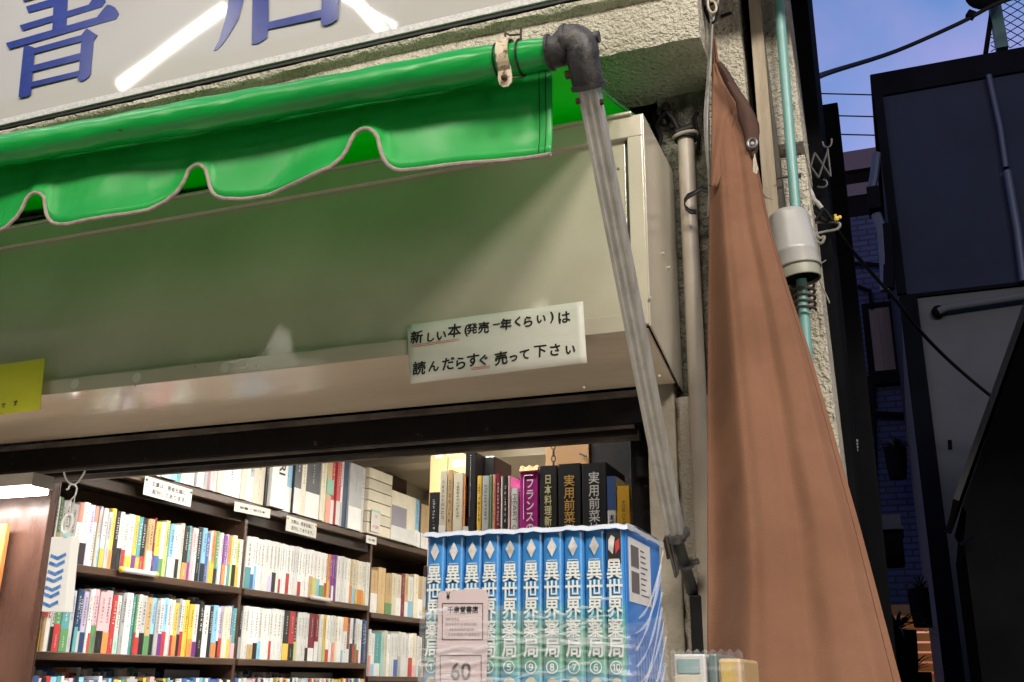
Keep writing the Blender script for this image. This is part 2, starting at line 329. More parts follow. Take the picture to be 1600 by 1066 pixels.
# lintel of the opening
ZL1, ZL0 = aY(860, 622, 2.27).z, aY(860, 671, 2.27).z
xl = -3.2
MB().box(xl, xj-.001, 2.27, 2.355, ZL0, ZL1-.017).build('lintel', steelb, shop, bevel=.002)
MB().box(xl, xj-.001, 2.262, 2.30, ZL1-.016, ZL1).build('lintel_trim', trimm, shop, bevel=.002)
MB().box(xl, xj-.03, 2.28, 2.292, ZL0-.008, ZL0-.001).build('lintel_rail', trimm, shop)
MB().box(xl, xj-.03, 2.30, 2.32, ZL0-.016, ZL0-.001).build('lintel_rail', steelb, shop)
MB().box(xl, xj-.03, 2.335, 2.35, ZL0-.024, ZL0-.001).build('lintel_rail', trimm, shop)
MB().box(aY(986, 760, 2.36).x, xj-.001, 2.357, 2.42, 0, 2.2).build('door_post', steelb, shop, bevel=.004)
b = MB(); z = aY(1004, 715, 2.35).z
b.box(xj-.040, xj-.004, 2.335, 2.356, z-.05, z).build('latch_box', steelb, shop, bevel=.004)
# ------------------------------------------------------------------ shutter box
box = thing('shutter_box', 'long cream painted shutter box over the shop opening, tinted green under the awning', 'shutter box', (-1.5, 2.15, 2.15))
XL = -3.1; ZT, ZLIP, ZLB = 2.722, 2.244, 2.205
xst = aY(984, 350, 2.0).x
MB().box(XL, aY(980, 350, 2.014).x, 2.014, 2.03, ZLIP+.003, 2.672).build('front_panel', paintw, box, bevel=.002)
MB().box(XL, XS, 2.0, 2.016, 2.668, ZT).build('top_rail', paintw, box, bevel=.002)
MB().box(xst, XS, 1.999, 2.016, ZLB+.012, 2.667).build('stile', paintw, box, bevel=.002)
MB().box(xst-.010, xst-.0005, 2.019, 2.029, ZLIP+.003, 2.66).build('channel', trimm, box)
MB().box(XL, XS-.022, 1.992, 2.32, ZT+.0005, ZT+.007).build('top_flashing', paintw, box, bevel=.001)
MB().box(XL, XS-.008, 1.996, 2.012, ZLB, ZLIP).build('lip', paintw, box, bevel=.0015)
b = MB().prism([(XL, 1.998, ZLB), (XL, 2.268, 2.160), (XL, 2.268, 2.166), (XL, 2.01, ZLB+.007)], (XS-.004-XL, 0, 0))
b.build('sloped_underside', lipm, box)
MB().prism([(XS, 2.0, ZLB+.008), (XS, 2.325, 2.153), (XS, 2.325, 2.735), (XS, 2.0, ZT)], (.004, 0, 0)).build('side_panel', paintw, box, bevel=.001)
MB().prism([(XS+.0045, 2.30, 2.16), (XS+.0045, 2.33, 2.15), (XS+.0045, 2.33, 2.72), (XS+.0045, 2.16, 2.725), (XS+.0045, 2.15, 2.71)], (.003, 0, 0))
for px, py in ((1036, 396), (1045, 418), (1016, 466)):
    p = aX(px, py, XS+.006); MB().ball(p, .0035, 8).build('rivet', paintw, box, smooth=True)
for px, py in ((967, 262), (912, 606), (1030, 588)):
    p = aY(px, py, 2.012 if py < 400 else 2.10); MB().ball(p, .004, 8).build('rivet', paintw, box, smooth=True)
for px, py in ((117, 600), (214, 590), (352, 574)):                # round paper remnants on the lip
    p = aY(px, py, 1.995); rr_ = .0135
    MB().prism([p+XV*rr_*math.cos(t*math.pi/8)+ZV*rr_*math.sin(t*math.pi/8) for t in range(16)], (0, -.0006, 0)).build('sticker_remnant', paper, box)
for px, py in ((374, 555), (211, 603), (385, 570), (400, 572), (305, 573)):
    p = aY(px, py, 1.9955); MB().ball(p, .0016, 6).build('nail_hole', ink, box)
# ------------------------------------------------------------------ awning
aw = thing('awning', 'green vinyl awning rolled on a front pipe with scalloped valance and grey side arm', 'awning', (-.49, 1.5, 2.57))
ARY = 1.5; pr_ = aY(862, 82, ARY); pl_ = aY(0, 236, ARY); dirr = (pl_-pr_).normalized()
pl2 = pr_ + dirr*2.4
pts = [pr_ + dirr*2.4*i/60 for i in range(61)]
rads = [.0265 if i < 1 else (.029 if i < 3 else .0335)+.0012*math.sin(i*1.7)+.001*math.sin(i*.43) for i in range(61)]
MB().tube(pts, rads, 24).build('roll', greenp, aw, smooth=True)
kx = Vector((0, .055, 0))
# canopy cloth from the roll up to the wall under the ledge
cb = pr_ + dirr*.005 + Vector((0, .02, .028)); rows = []
slope = (aX(977, 165, cb.x).z-cb.z)/(aX(977, 165, cb.x).y-cb.y)
for i in range(9):
    t = i/8; y = cb.y+(2.32-cb.y)*t
    rows.append([Vector((cb.x, y, cb.z+slope*(y-cb.y)-.012*math.sin(math.pi*t))) + dirr*(2.38*j/40) + Vector((0, 0, -.004*math.sin(j*.9)*math.sin(math.pi*t))) for j in range(41)])
MB().grid(rows).build('canopy', greenc, aw, smooth=True, solid=.0012)
MB().tube([rows[i][0]+Vector((.001, 0, -.002)) for i in range(9)], .004, 6).build('canopy_hem', greenp, aw, smooth=True)
# valance with its scalloped lower edge
VY = 1.555
edge = [(862, 243), (800, 248), (733, 257), (665, 268), (640, 271), (631, 272), (622, 270), (613, 265), (607, 256), (603, 246), (600, 234), (598, 223), (593, 216), (586, 211), (580, 211), (574, 213), (566, 219), (560, 230), (554, 245), (547, 257), (530, 273), (490, 287), (422, 306), (380, 312), (365, 312), (352, 312), (341, 309), (335, 303), (331, 294), (328, 280), (324, 267), (318, 261), (311, 259), (303, 263), (297, 268), (290, 285), (280, 300), (262, 316), (236, 331), (209, 339), (169, 348), (118, 356), (102, 356), (91, 353), (85, 347), (81, 338), (79, 325), (78, 314), (72, 308), (64, 306), (57, 310), (51, 317), (45, 331), (37, 344), (20, 360), (-10, 371), (-60, 383), (-130, 394)]
ep = [aY(x, y, VY) for x, y in edge]
# refine, then continue to the left with the same scallop
fine = []
for a, c in zip(ep, ep[1:]):
    k = max(1, int((a-c).length/.012)); fine += [a+(c-a)*i/k for i in range(k)]
fine.append(ep[-1])
cols = []
for p in fine:
    top = pr_ + dirr*((pr_.x-p.x)/(-dirr.x)); zt = top.z+.014
    col = []
    for i in range(10):
        t = i/9; z = zt+(p.z-zt)*t
        yy = VY+.004 + .012*t*math.sin(p.x*9.5+1.0) + .005*t*math.sin(p.x*23+2) - .010*t - .007*math.exp(-((1-t)/.16)**2) + .003*math.sin(p.x*14+t*5)*t
        col.append(Vector((p.x, yy, z)))
    cols.append(col)
va = MB().grid(cols).build('valance', green, aw, smooth=True, solid=.0012)
MB().tube([c[-1]+Vector((0, -.0005, 0)) for c in cols], .0042, 8).build('binding', binding, va, smooth=True)
for off in (.010, .031):                                            # stitched seams at the end of the cloth
    k = min(range(len(cols)), key=lambda i: abs(cols[i][0].x-(cols[0][0].x-off)))
    MB().tube([p+Vector((0, -.0012, 0)) for p in cols[k]], .0008, 5).build('seam', blackr, va)
# clamp
cc = pr_ + dirr*.083; b = MB()
tx = dirr; ang = [R(a) for a in range(-60, 215, 12)]
ring = [[cc + tx*wd + Vector((0, -math.cos(a), math.sin(a)))*.0375 for a in ang] for wd in (-.0115, .0115)]
b.grid([list(q) for q in ring])
bot = cc+Vector((0, -.020, -.032))
tongue = [bot+tx*x+ZV*z+YV*y for x, z, y in ((-.0115, .006, 0), (.0115, .006, 0), (.0135, -.016, .004), (.0115, -.026, .006), (.005, -.032, .007), (-.005, -.032, .007), (-.0115, -.026, .006), (-.0135, -.016, .004))]
b.add(tongue, [list(range(8))])
cp = b.build('clamp', rusty, aw, solid=.003, smooth=False)
MB().ball(bot+Vector((0, -.002, -.018)), .0062, 10, .9).build('screw', rust, cp, smooth=True)
b = MB(); q = pr_+dirr*.06+ZV*.03
b.tube([q, q+ZV*.035+XV*.001], .0022, 6).tube([q+ZV*.02, q+ZV*.023+dirr*.022, q+ZV*.03+dirr*.03], .002, 6).tube([q+ZV*.022+dirr*.03, q+ZV*.040+dirr*.031], .002, 6)
b.build('hook_wire', rust, aw)
for k in (.040, .058, .102):
    c_ = pr_+dirr*k; MB().tube([c_+dirr*-.0012, c_+dirr*.0012], .0345 if k > .05 else .0305, 24).build('roll_strap', blackr, aw, smooth=True)
# elbow
XA = -.440
at_, ab_ = aX(920, 138, XA), aX(1055, 832, XA)
axd = (ab_-at_).normalized()
ec = aY(906, 62, ARY); ec.x = XA
b = MB(); r1 = .029
b.tube([pr_+dirr*.004, pr_+dirr*-.014, Vector((XA-.028, ARY, ec.z-.002))], [.0295, .030, .030], 20)
q0 = Vector((XA-.034, ARY, ec.z-.002)); q1 = Vector((XA, ARY, ec.z-.002)); q2 = at_-axd*.055
arc = [q0.lerp(q1, t)*(1-t)+q1.lerp(q2, t)*t for t in [k/9 for k in range(10)]]
b.tube([q0-XV*.003]+arc+[at_-axd*.03, at_-axd*.002], [.0325]+[.033, .033, .0335, .034, .034, .033, .032, .031, .030, .0295]+[.0285, .0285], 24)
el = b.build('elbow_joint', darkmetal, aw, smooth=True)
MB().tube([at_-axd*.009, at_], .0315, 20).build('collar', darkmetal, el, smooth=True)
MB().tube([q0+XV*.002, q0+XV*.007], .0348, 24).build('rim', darkmetal, el, smooth=True); MB().tube([pr_-XV*.0005, pr_-XV*.006], .0335, 24).build('rim', darkmetal, el, smooth=True)
q = Vector((XA+.027, ARY, ec.z-.002)); MB().tube([q-XV*.012, q+XV*.004], .011, 10).build('bolt', darkmetal, el, smooth=True)
q = at_-axd*.03-XV*.030; MB().tube([q+XV*.006, q-XV*.007], .008, 8).build('bolt', rust, el, smooth=True)
# arm: ribbed square tube
ax_ = Vector((1, 0, 0)); ax_ = (ax_-axd*ax_.dot(axd)).normalized(); ay_ = axd.cross(ax_)
prof = [(-.0185, -.016), (-.0185, .016), (.0185, .016), (.0185, -.016)]
sec = []
W = .0178
for x in (-1, -.62, -.55, -.2, -.13, .13, .2, .55, .62, 1):
    y = -.0165 if x in (-1, -.62, -.13, .13, .62, 1) else -.0150
    sec.append((x*W, y))
sec += [(W, .0165), (-W, .0165)]
if ay_.y < 0: sec = [(x, -y) for x, y in sec]
ar = MB().prism([at_-axd*.005+ax_*x+ay_*y for x, y in sec], ab_-at_+axd*.005).build('arm', alu, aw, bevel=.001)
q = aX(938, 160, XA+.018); MB().tube([q-XV*.002, q+XV*.006], .0055, 8).build('bolt', rust, ar, smooth=True)
q = aX(905, 158, XA-.018); MB().tube([q+XV*.002, q-XV*.006], .0055, 8).build('bolt', rust, ar, smooth=True)
foot = aX(1088, 945, XA)
b = MB(); b.tube([ab_-axd*.002, ab_+axd*.016], .0225, 16); b.tube([ab_-axd*.004+XV*.012, ab_+axd*.006+XV*.012], .019, 12)
b.build('arm_collar', steel, ar, smooth=True)
rodm = mat('dark_steel_rod', (.10, .10, .10), (.06, .06, .06), 30, .4, .5, metal=.5)
b = MB(); b.tube([ab_, ab_+(foot-ab_)*.62, ab_+(foot-ab_)*.80], [.0125, .0125, .014], 12)
b.beam(ab_+(foot-ab_)*.78, foot+axd*.02, .008, .024); b.build('lower_rod', rodm, ar, smooth=True)
kr = ab_+(foot-ab_)*.42
b = MB(); b.tube([kr-axd*.004+XV*.002, kr+axd*.004+XV*.002], .020, 14); b.tube([kr+XV*.016-axd*.002, kr+XV*.031-axd*.006], [.005, .007], 8)
b.build('stop_ring', steel, ar, smooth=True)
q0 = ab_+axd*.004-XV*.017-YV*.014
b = MB(); b.beam(q0, q0+axd*.105+XV*.004, .006, .016); b.beam(q0+XV*.007-axd*.002, q0+axd*.10+XV*.009, .004, .012)
b.build('lever', steel, ar, bevel=.002); 
MB().beam(q0-XV*.005+axd*.012, q0+axd*.06-XV*.005, .006, .013).build('lever_plate', rust, ar, bevel=.002)
f0, f1 = aY(1078, 930, 2.276), aY(1104, 985, 2.276)
MB().box(f0.x, f1.x, 2.262, 2.287, f1.z-.06, f0.z).build('foot_bracket', blackr, aw, bevel=.006)
# ------------------------------------------------------------------ sign
s0 = aY(300, 131, SY); s1 = aY(540, 77, SY); sz = aY(400, 107, SY).z
sign = thing('shop_sign', 'white acrylic shop sign with large blue raised characters above the awning', 'sign', (-1.6, SY, sz))
rows = []
for i in range(25):
    z = sz+.026+i*.95/24
    rows.append([Vector((x, SY+.004+.0025*math.sin(x*2.1+z*3), z)) for x in [-4+3.5*j/60 for j in range(61)]])
xsr = aY(930, -20, SY).x
rows = [[Vector((-4+(xsr+4)*j/60, SY+.0038+.0030*math.sin((-4+(xsr+4)*j/120)*8.5+1.2+r[0].z*3), r[0].z)) for j in range(121)] for r in rows]
MB().grid(rows).build('face', signw, sign, smooth=True)
MB().box(-4, xsr, SY-.002, SY+.02, sz+.004, sz+.026).build('frame', granule, sign, bevel=.002)
MB().box(xsr+.0005, xsr+.022, SY-.002, SY+.022, sz+.004, sz+.98).build('frame', granule, sign, bevel=.002)
MB().box(-4, xsr+.022, SY+.004, SY+.024, sz-.006, sz+.003).build('black_edge', blackr, sign)
MB().box(-4, xsr+.020, SY+.0205, SY+.023, sz+.0035, sz+.98).build('backing', dark, sign)
def glyph(strokes, sx, sy, ox, oy):
    b = MB()
    for i, st in enumerate(strokes):
        b.prism([aY(ox+x/sx, oy+y/sy, SY) for x, y in st], (0, -.0007-.00015*i, 0))
    return b
SHO = [[(272, 68), (295, 132), (700, 30), (700, -45), (540, -10)], [(205, 265), (235, 318), (1060, 75), (1105, 20), (1085, -20), (1040, -50), (990, -50), (925, 50)],
       [(62, 450), (95, 512), (1210, 200), (1240, 150), (1228, 118), (1200, 80), (1160, 58), (1120, 50), (1085, 85), (1010, 180)],
       [(590, -520), (730, -520), (690, 290), (545, 330)],
       [(250, 480), (300, 478), (365, 500), (322, 975), (300, 1000), (215, 1020), (195, 1010)],
       [(855, 360), (905, 297), (1018, 370), (975, 430), (945, 770), (930, 800), (890, 832), (850, 850), (812, 835), (805, 815), (825, 740)],
       [(300, 520), (860, 365), (850, 435), (300, 575)], [(300, 695), (840, 555), (835, 628), (300, 757)], [(290, 866), (830, 738), (820, 795), (290, 917)],
       [(300, -180), (305, -110), (960, -290), (960, -370)], [(230, -50), (250, 20), (1010, -180), (1000, -250)]]
TEN = [[(262, -700), (430, -700), (420, -200), (405, -10), (350, 200), (250, 370), (190, 455), (130, 520), (90, 532), (100, 515), (150, 420), (215, 200), (240, 80), (258, -100)],
       [(505, -330), (665, -360), (665, 230), (650, 390), (620, 415), (580, 440), (540, 460), (490, 462)], [(640, 237), (1180, 110), (1225, 100), (1225, 183), (640, 312)],
       [(1235, -480), (1420, -500), (1392, 140), (1385, 200), (1330, 240), (1270, 265), (1225, 265), (1212, 240)], [(640, -330), (1250, -470), (1245, -400), (640, -258)],
       [(870, -800), (1010, -800), (1000, -420), (870, -390)], [(262, -700), (1500, -1000), (1520, -900), (262, -600)]]
glyph(SHO, 6.6625, 6.6625, 0, 0).build('lettering', signblue, sign)
glyph(TEN, 6.667, 6.667, 320, 0).build('lettering', signblue, sign)
# ------------------------------------------------------------------ lamps that light the street front
def street_lamp(x, z, label, watts, grp, soft):
    t = thing('wall_lamp', label, 'lamp', (x, -3.0, z), grp)
    MB().tube([(x, -3.6, z+.35), (x, -3.15, z+.4), (x, -3.0, z+.32), (x, -3.0, z+.2)], .02, 8).build('arm', blackr, t, smooth=True)
    MB().tube([(x, -3, z+.24), (x, -3, z+.18), (x, -3, z+.10)], [.05, .14, .24], 20, cap=False).build('lamp_shade', bootm, t, smooth=True, solid=.004)
    ld = bpy.data.lights.new('lamp_light', 'POINT'); ld.energy = watts; ld.shadow_soft_size = soft; ld.color = LAMP_C
    lo = bpy.data.objects.new('lamp_light', ld); C.objects.link(lo); attach(lo, t); lo.location = (x, -3, z-.02)
for x, k, s in ((-5.2, .35, 'leftmost of five high shaded lamps on the opposite building'), (-2.7, .6, 'second high shaded lamp from the left on the opposite building'),
             (-.2, .85, 'third high shaded lamp from the left on the opposite building'), (2.3, 1.9, 'fourth high shaded lamp from the left on the opposite building'), (4.8, 2.2, 'rightmost of five high shaded lamps on the opposite building')):
    street_lamp(x, KEY_Z, s, LAMP_W*k, 'high lamps on the opposite building', .6)
for x, s in ((-5.0, 'low shaded lamp farther left on the opposite building'), (-2.69, 'low shaded lamp facing the shop opening')): street_lamp(x, 4.4, s, LOW_W, 'low lamps on the opposite building', .10)
opp = thing('opposite_building', 'dark building across the street carrying a row of shaded lamps', 'building', (0, -5, 0))
MB().box(-16, 14, -9, -3.6, 0, 8).build('wall', navyd, opp)
for x0 in (-8.4, -5.6, -2.8, 0, 2.8):
    wf = MB().box(x0+.1, x0+2.7, -3.598, -3.56, .5, 2.75).build('shop_window', shelfw, opp); pn = MB().box(x0+.2, x0+2.6, -3.559, -3.552, .6, 2.65).build('fill_pane' if x0 > 1 else 'dark_pane', fillglow if x0 > 1 else steelb, wf)  # rightmost pane is an added, unseen fill light for the shop front
    for x in (x0+.95, x0+1.75): MB().box(x, x+.05, -3.551, -3.535, .6, 2.65).build('mullion', shelfw, wf)
MB().box(-16, 14, -3.59, -3.3, 5.2, 5.35).build('eave', navyd, opp)
def tube_lamp(a, c, label, watts):
    a, c = Vector(a), Vector(c); mid = (a+c)/2; d = (c-a).normalized()
    t = thing('sign_lamp', label, 'lamp', mid, 'tube lamps above the sign')
    n = (Vector((mid.x, SY, mid.z-.9))-mid).normalized(); side = d.cross(n).normalized()
    MB().beam(a-n*.03, c-n*.03, .05, .03, side).build('housing', bootm, t, bevel=.004)
    MB().tube([c-n*.045, c-n*.2+ZV*.2, Vector((c.x, SY+.05, c.z+.45))], .012, 8).build('arm', blackr, t, smooth=True)
    MB().tube([a, c], .021, 12).build('tube', glowlamp, t, smooth=True)
    ld = bpy.data.lights.new('tube_light', 'AREA'); ld.shape = 'RECTANGLE'; ld.size = (c-a).length; ld.size_y = .03; ld.energy = watts; ld.color = (1, .97, .92)
    lo = bpy.data.objects.new('tube_light', ld); C.objects.link(lo)
    z = -n; x = d; y = z.cross(x); m = Matrix((x, y, z)).transposed().to_4x4(); lo.matrix_world = m; lo.location = mid+n*.023
    lo.parent = t; lo.matrix_parent_inverse = Matrix.Translation(-mid)
mY = 2*SY-1.15
tube_lamp((aY(178, 140, mY).x, 1.15, aY(178, 140, mY).z), (aY(360, 2, mY).x, 1.15, aY(360, 2, mY).z), 'tilted fluorescent tube lamp in front of the sign, left one', TUBE_W)
tube_lamp((aY(520, -45, mY).x, 1.15, aY(520, -45, mY).z), (aY(598, 45, mY).x, 1.15, aY(598, 45, mY).z), 'tilted fluorescent tube lamp in front of the sign, right one', TUBE_W*.7)
tube_lamp((-1.0, 1.2, 4.0), (-.45, 1.2, 4.12), 'added unseen tube lamp brightening the ledge front, right of the sign lamps', TUBE_W)  # extra tube added to light the canopy end and the ledge
# ------------------------------------------------------------------ notices on the box
NY = 1.988
nt_ = thing('handwritten_notice', 'white handwritten paper notice with red underlines taped across the box lip', 'notice', aY(775, 540, NY))
cs = [aY(*p, NY) for p in ((636, 508), (911, 471), (917, 567), (641, 600))]
rows = []
for i in range(9):
    v = i/8; rows.append([cs[0].lerp(cs[1], j/24).lerp(cs[3].lerp(cs[2], j/24), v) + YV*(.0006*math.sin(j*.5+v*2) - .0008*math.sin(v*3)) for j in range(25)])
MB().grid(rows[::-1]).build('paper', noticep, nt_, smooth=True, solid=.0006)
b = MB(); xd = (cs[1]-cs[0]).normalized(); yd = (cs[0]-cs[3]).normalized(); q = 5.161
def nz_(px, py): return aY(620+px/q, 460+py/q, NY-.0022)
for ch, x, y, s in (('新', 160, 345, 96), ('し', 275, 345, 66), ('い', 360, 332, 62), ('本', 465, 292, 100), ('(', 560, 295, 88), ('発', 607, 277, 78), ('売', 700, 268, 84), ('一', 803, 242, 50), ('年', 880, 240, 84), ('く', 975, 220, 70), ('ら', 1060, 220, 74), ('い', 1165, 200, 56), (')', 1250, 186, 84), ('は', 1350, 186, 80),
                    ('読', 180, 595, 100), ('ん', 298, 580, 74), ('だ', 415, 560, 88), ('ら', 515, 555, 84), ('す', 615, 530, 92), ('ぐ', 700, 530, 76), ('売', 840, 515, 96), ('っ', 940, 515, 42), ('て', 1030, 487, 66), ('下', 1155, 460, 84), ('さ', 1275, 447, 82), ('い', 1400, 447, 58)):
    rot = rnd.uniform(-.07, .05); x2 = xd*math.cos(rot)+yd*math.sin(rot); y2 = yd*math.cos(rot)-xd*math.sin(rot)
    y2 = (y2 + x2*.08).normalized(); x2 = (x2 + ZV*.03).normalized()
    hh = s*1.06/q*(cs[0]-cs[3]).length/93
    for dx_, dz_, k_ in ((0, 0, 0), (.0007, .0004, 1), (-.0006, .0006, 2), (.0002, -.0007, 3)):     # a thick felt pen
        c_ = nz_(x, y)+Vector((dx_, -.00003*k_, dz_))
        if ch == '一': text_into(b, ch, c_, x2, y2, w=hh, bold=.006)
        else: text_into(b, ch, c_, x2, y2, h=hh, bold=.006)
b.build('writing', ink, nt_)
b = MB()
for a, c in (((120, 412), (505, 358)), ((122, 426), (505, 370)), ((600, 596), (752, 574)), ((602, 609), (752, 588))):
    b.beam(nz_(*a)+YV*.0005, nz_(*c)+YV*.0005, .0004, .0009, YV)
b.build('underline', redink, nt_)
YY = 1.968
yc = thing('yellow_card', 'yellow card sign hung on the left of the box ending in black characters', 'sign', aY(20, 605, YY))
p = [aY(*q_, YY) for q_ in ((-90, 582), (69.5, 560), (62, 640), (-95, 660))]
MB().prism(p, (0, .003, 0)).build('card', yellowm, yc, bevel=.001)
b = MB(); dx = (p[1]-p[0]).normalized()
for ch, x, y, h in (('で', 5, 634, .0125), ('す', 24, 630, .016)): text_into(b, ch, aY(x, y, YY-.001), dx, ZV, h=h, bold=.02)
b.build('writing', ink, yc)
MB().tube([aY(40, 563, YY+.004), aY(40, 563, YY+.03)], .003, 6).build('peg', bootm, yc)
# ------------------------------------------------------------------ pipes, tarp, cables at the corner
pt, pb = aY(1071, 215, 2.28), aY(1094, 700, 2.28); dd = (pb-pt).normalized(); pp = thing('cream_drainpipe', 'cream painted drainpipe with open top socket beside the brown tarp', 'pipe', (pb.x, 2.28, 0))
pe = pt+dd*((pt.z-.02)/-dd.z)
MB().tube([pt, pt+dd*.6, pt+dd*1.1, pe], .0205, 18).build('pipe', pipem, pp, smooth=True)
q = pt+ZV*.012
b = MB(); b.tube([pt-dd*.004, pt+dd*.008], [.0285, .0285], 18).tube([q+XV*-.02, q+XV*.02+ZV*.01], .016, 10); b.build('socket_shadow', blackr, pp, smooth=True)
b = MB(); b.tube([pt+Vector((math.cos(a)*.029, math.sin(a)*.029, .004+.007*math.sin(a*1.0+.6))) for a in [R(k) for k in range(150, 395, 12)]], .0048, 8)
b.build('socket_rim', pipem, pp, smooth=True)
t0, t1 = aY(1217, 0, 2.255), aY(1244.5, 345, 2.255); dd = (t1-t0).normalized(); tp = thing('teal_conduit', 'thin teal painted conduit pipe running down the stucco corner', 'pipe', (t1.x, 2.255, 0))
MB().tube([t0-dd*1.4, t0, t1, t1+dd*((t1.z-.02)/-dd.z)], .0122, 16).build('pipe', tealm, tp, smooth=True)
q = aY(1234, 277, 2.27)
b = MB(); b.tube([q-XV*.03+ZV*.002, q+XV*.024], .002, 6).tube([q+XV*.018, q+XV*.026], .006, 8); b.build('pipe_clip', darkmetal, tp, smooth=True)
# grey boot
bt, bb = aY(1231, 334, 2.235), aY(1247, 419, 2.235); ad = (bb-bt).normalized()
bo = thing('conduit_boot', 'grey plastic bell shaped boot round the teal conduit with open bottom', 'pipe boot', bb)
L = (bb-bt).length
pts = [bt+ad*k*L for k in (-.004, 0, .04, .10, .70, .72, .78, .80, 1.0, 1.03)]
MB().tube(pts, [.014, .036, .0425, .0445, .0475, .0495, .0500, .0485, .0515, .0500], 28, cap=False).build('bell', bootm, bo, smooth=True, solid=.0025)
pts = [bt+ad*k*L for k in (.98, 1.02, 1.20, 1.22)]
MB().tube(pts, [.047, .047, .0455, .045], 28, cap=False).build('inner_ring', bootd, bo, smooth=True, solid=.002)
b = MB(); x_, y_ = frame_of(ad); q = bt+ad*L*1.16
b.add([q+(x_*math.cos(2*math.pi*j/24)+y_*math.sin(2*math.pi*j/24))*.0445 for j in range(24)], [list(range(24))]); b.build('opening_shade', dark, bo)  # black disc stands in for the shade inside the open bottom
cz0, cz1 = aY(1256, 447, 2.25), aY(1259, 486, 2.25)
sp = thing('coil_spring', 'brown coiled wire spring round the teal conduit below the grey boot', 'spring', cz1)
n_ = 72; MB().tube([cz0.lerp(cz1, i/n_) + Vector((math.cos(i*2*math.pi/18)*.0225, math.sin(i*2*math.pi/18)*.0225, 0)) for i in range(n_+1)], .0032, 8).build('coil', mat('dark_brown_wire', (.05, .032, .025), (.03, .022, .02), 40, .5), sp, smooth=True)
# brown tarp
tp = thing('brown_tarp', 'brown cloth tarp gathered at the top and draped beside the shop front', 'tarp', aY(1250, 1066, 1.75))
Lq = [(60, 1114), (92, 1113), (130, 1112), (200, 1112), (320, 1108.5), (500, 1106), (800, 1105), (1066, 1105), (1250, 1104)]
Rq = [(60, 1118), (92, 1122), (130, 1143), (170, 1160), (200, 1168), (250, 1182), (300, 1192), (350, 1202), (450, 1232), (542, 1263), (640, 1292), (700, 1309), (827, 1345), (1066, 1408), (1250, 1458)]
def lin(t, y):
    for (a, xa_), (c, xc_) in zip(t, t[1:]):
        if y <= c: return xa_+(xc_-xa_)*(y-a)/(c-a)
    return t[-1][1]
FO = [(0, .105), (.27, -.008), (.36, -.014), (.50, -.010), (.60, .003), (.74, -.011), (.88, -.008), (1, .024)]
def fold(u):
    for (a, va_), (c, vc_) in zip(FO, FO[1:]):
        if u <= c:
            k = (u-a)/(c-a); k = k*k*(3-2*k); return va_+(vc_-va_)*k
    return FO[-1][1]
ys = [60, 70, 80, 92, 104, 116, 130, 145, 160, 175, 190, 205, 220, 240, 260, 285, 310, 335, 360] + list(range(390, 1260, 22))
rows = []
for y in ys:
    a, c = lin(Lq, y), lin(Rq, y); row = []
    sc_ = min(1, .12+.88*(max(0, y-80)/620)**.8)
    dep = 2.19-.42*min(1, max(0, (y-100)/1000))
    for j in range(81):
        u = j/80; uu = min(1, max(0, u+.03*math.sin(y*.006+u*3)+.012*math.sin(y*.013)))
        hgt = fold(uu)*sc_*.9 + .004*math.sin(u*14+y*.02)*max(0, 1-y/420)
        hgt += .0018*math.sin(y*.017+u*5)*sc_ + .0010*math.sin(y*.031-u*9+1)*sc_ + .0008*math.sin(u*17-y*.035)*sc_
        row.append(aY(a+(c-a)*u, y, dep+hgt))
    rows.append(row)
MB().grid(rows[::-1]).build('cloth', tarpm, tp, smooth=True, solid=.0012)
seam = [r_row[77]+Vector((0, -.0014, 0)) for r_row in rows[12:]]
MB().tube(seam, .0005, 5).build('hem_stitching', tarpd, tp, smooth=True)
ff = [(1119, 100), (1124, 112), (1129, 119), (1142, 138), (1151, 154), (1158.5, 169), (1149.5, 181), (1143, 200), (1140.5, 226), (1136, 253), (1129, 275), (1119, 297)]
rows = []
for y in range(100, 298, 6):                                         # the front fold lying over the rest
    xr3 = lin([(b_, a_) for a_, b_ in ff], y); d_ = 2.19-.42*min(1, max(0, (y-100)/1000))-.014*max(0, 1-(y-100)/200)**.7-.001+fold(.1)*.15
    rows.append([aY(lin(Lq, y)+.5+(xr3-lin(Lq, y)-.5)*k/12, y, d_-.006*math.sin(k/12*math.pi)+.003*math.sin(k*.9+y*.03)) for k in range(13)])
MB().grid(rows[::-1]).build('front_fold', tarpm, tp, smooth=True, solid=.0016)
fl = [[(1119, 96), (1127, 97)], [(1124, 112), (1140, 114)], [(1131, 128), (1148, 128)], [(1141, 146), (1158, 144)], [(1150, 160), (1168, 158)], [(1152, 176), (1178, 176)], [(1153, 188), (1186, 194)], [(1159, 200), (1187, 206)], [(1163, 216), (1185, 222)], [(1166, 232), (1184, 234)], [(1170, 246), (1180, 247)]]
rows = []
for i, (l_, r_) in enumerate(fl):
    rows.append([aY(l_[0]+(r_[0]-l_[0])*k/6, l_[1]+(r_[1]-l_[1])*k/6, 2.13+.012*math.sin(k/6*math.pi)*-1+.004*math.sin(i*1.3+k)) for k in range(7)])
MB().grid(rows[::-1]).build('flap', tarpd, tp, smooth=True, solid=.0015)
q = aY(1175.5, 224.5, 2.114)
b = MB(); b.tube([q+Vector((math.cos(a)*.0098, -.001, math.sin(a)*.0115)) for a in [R(k) for k in range(0, 361, 20)]], .0036, 8); gr = b.build('grommet', steel, tp, smooth=True)
MB().ball(q+YV*.003, .0062, 10).build('grommet_eye', bootm, gr, smooth=True)
b = MB(); 
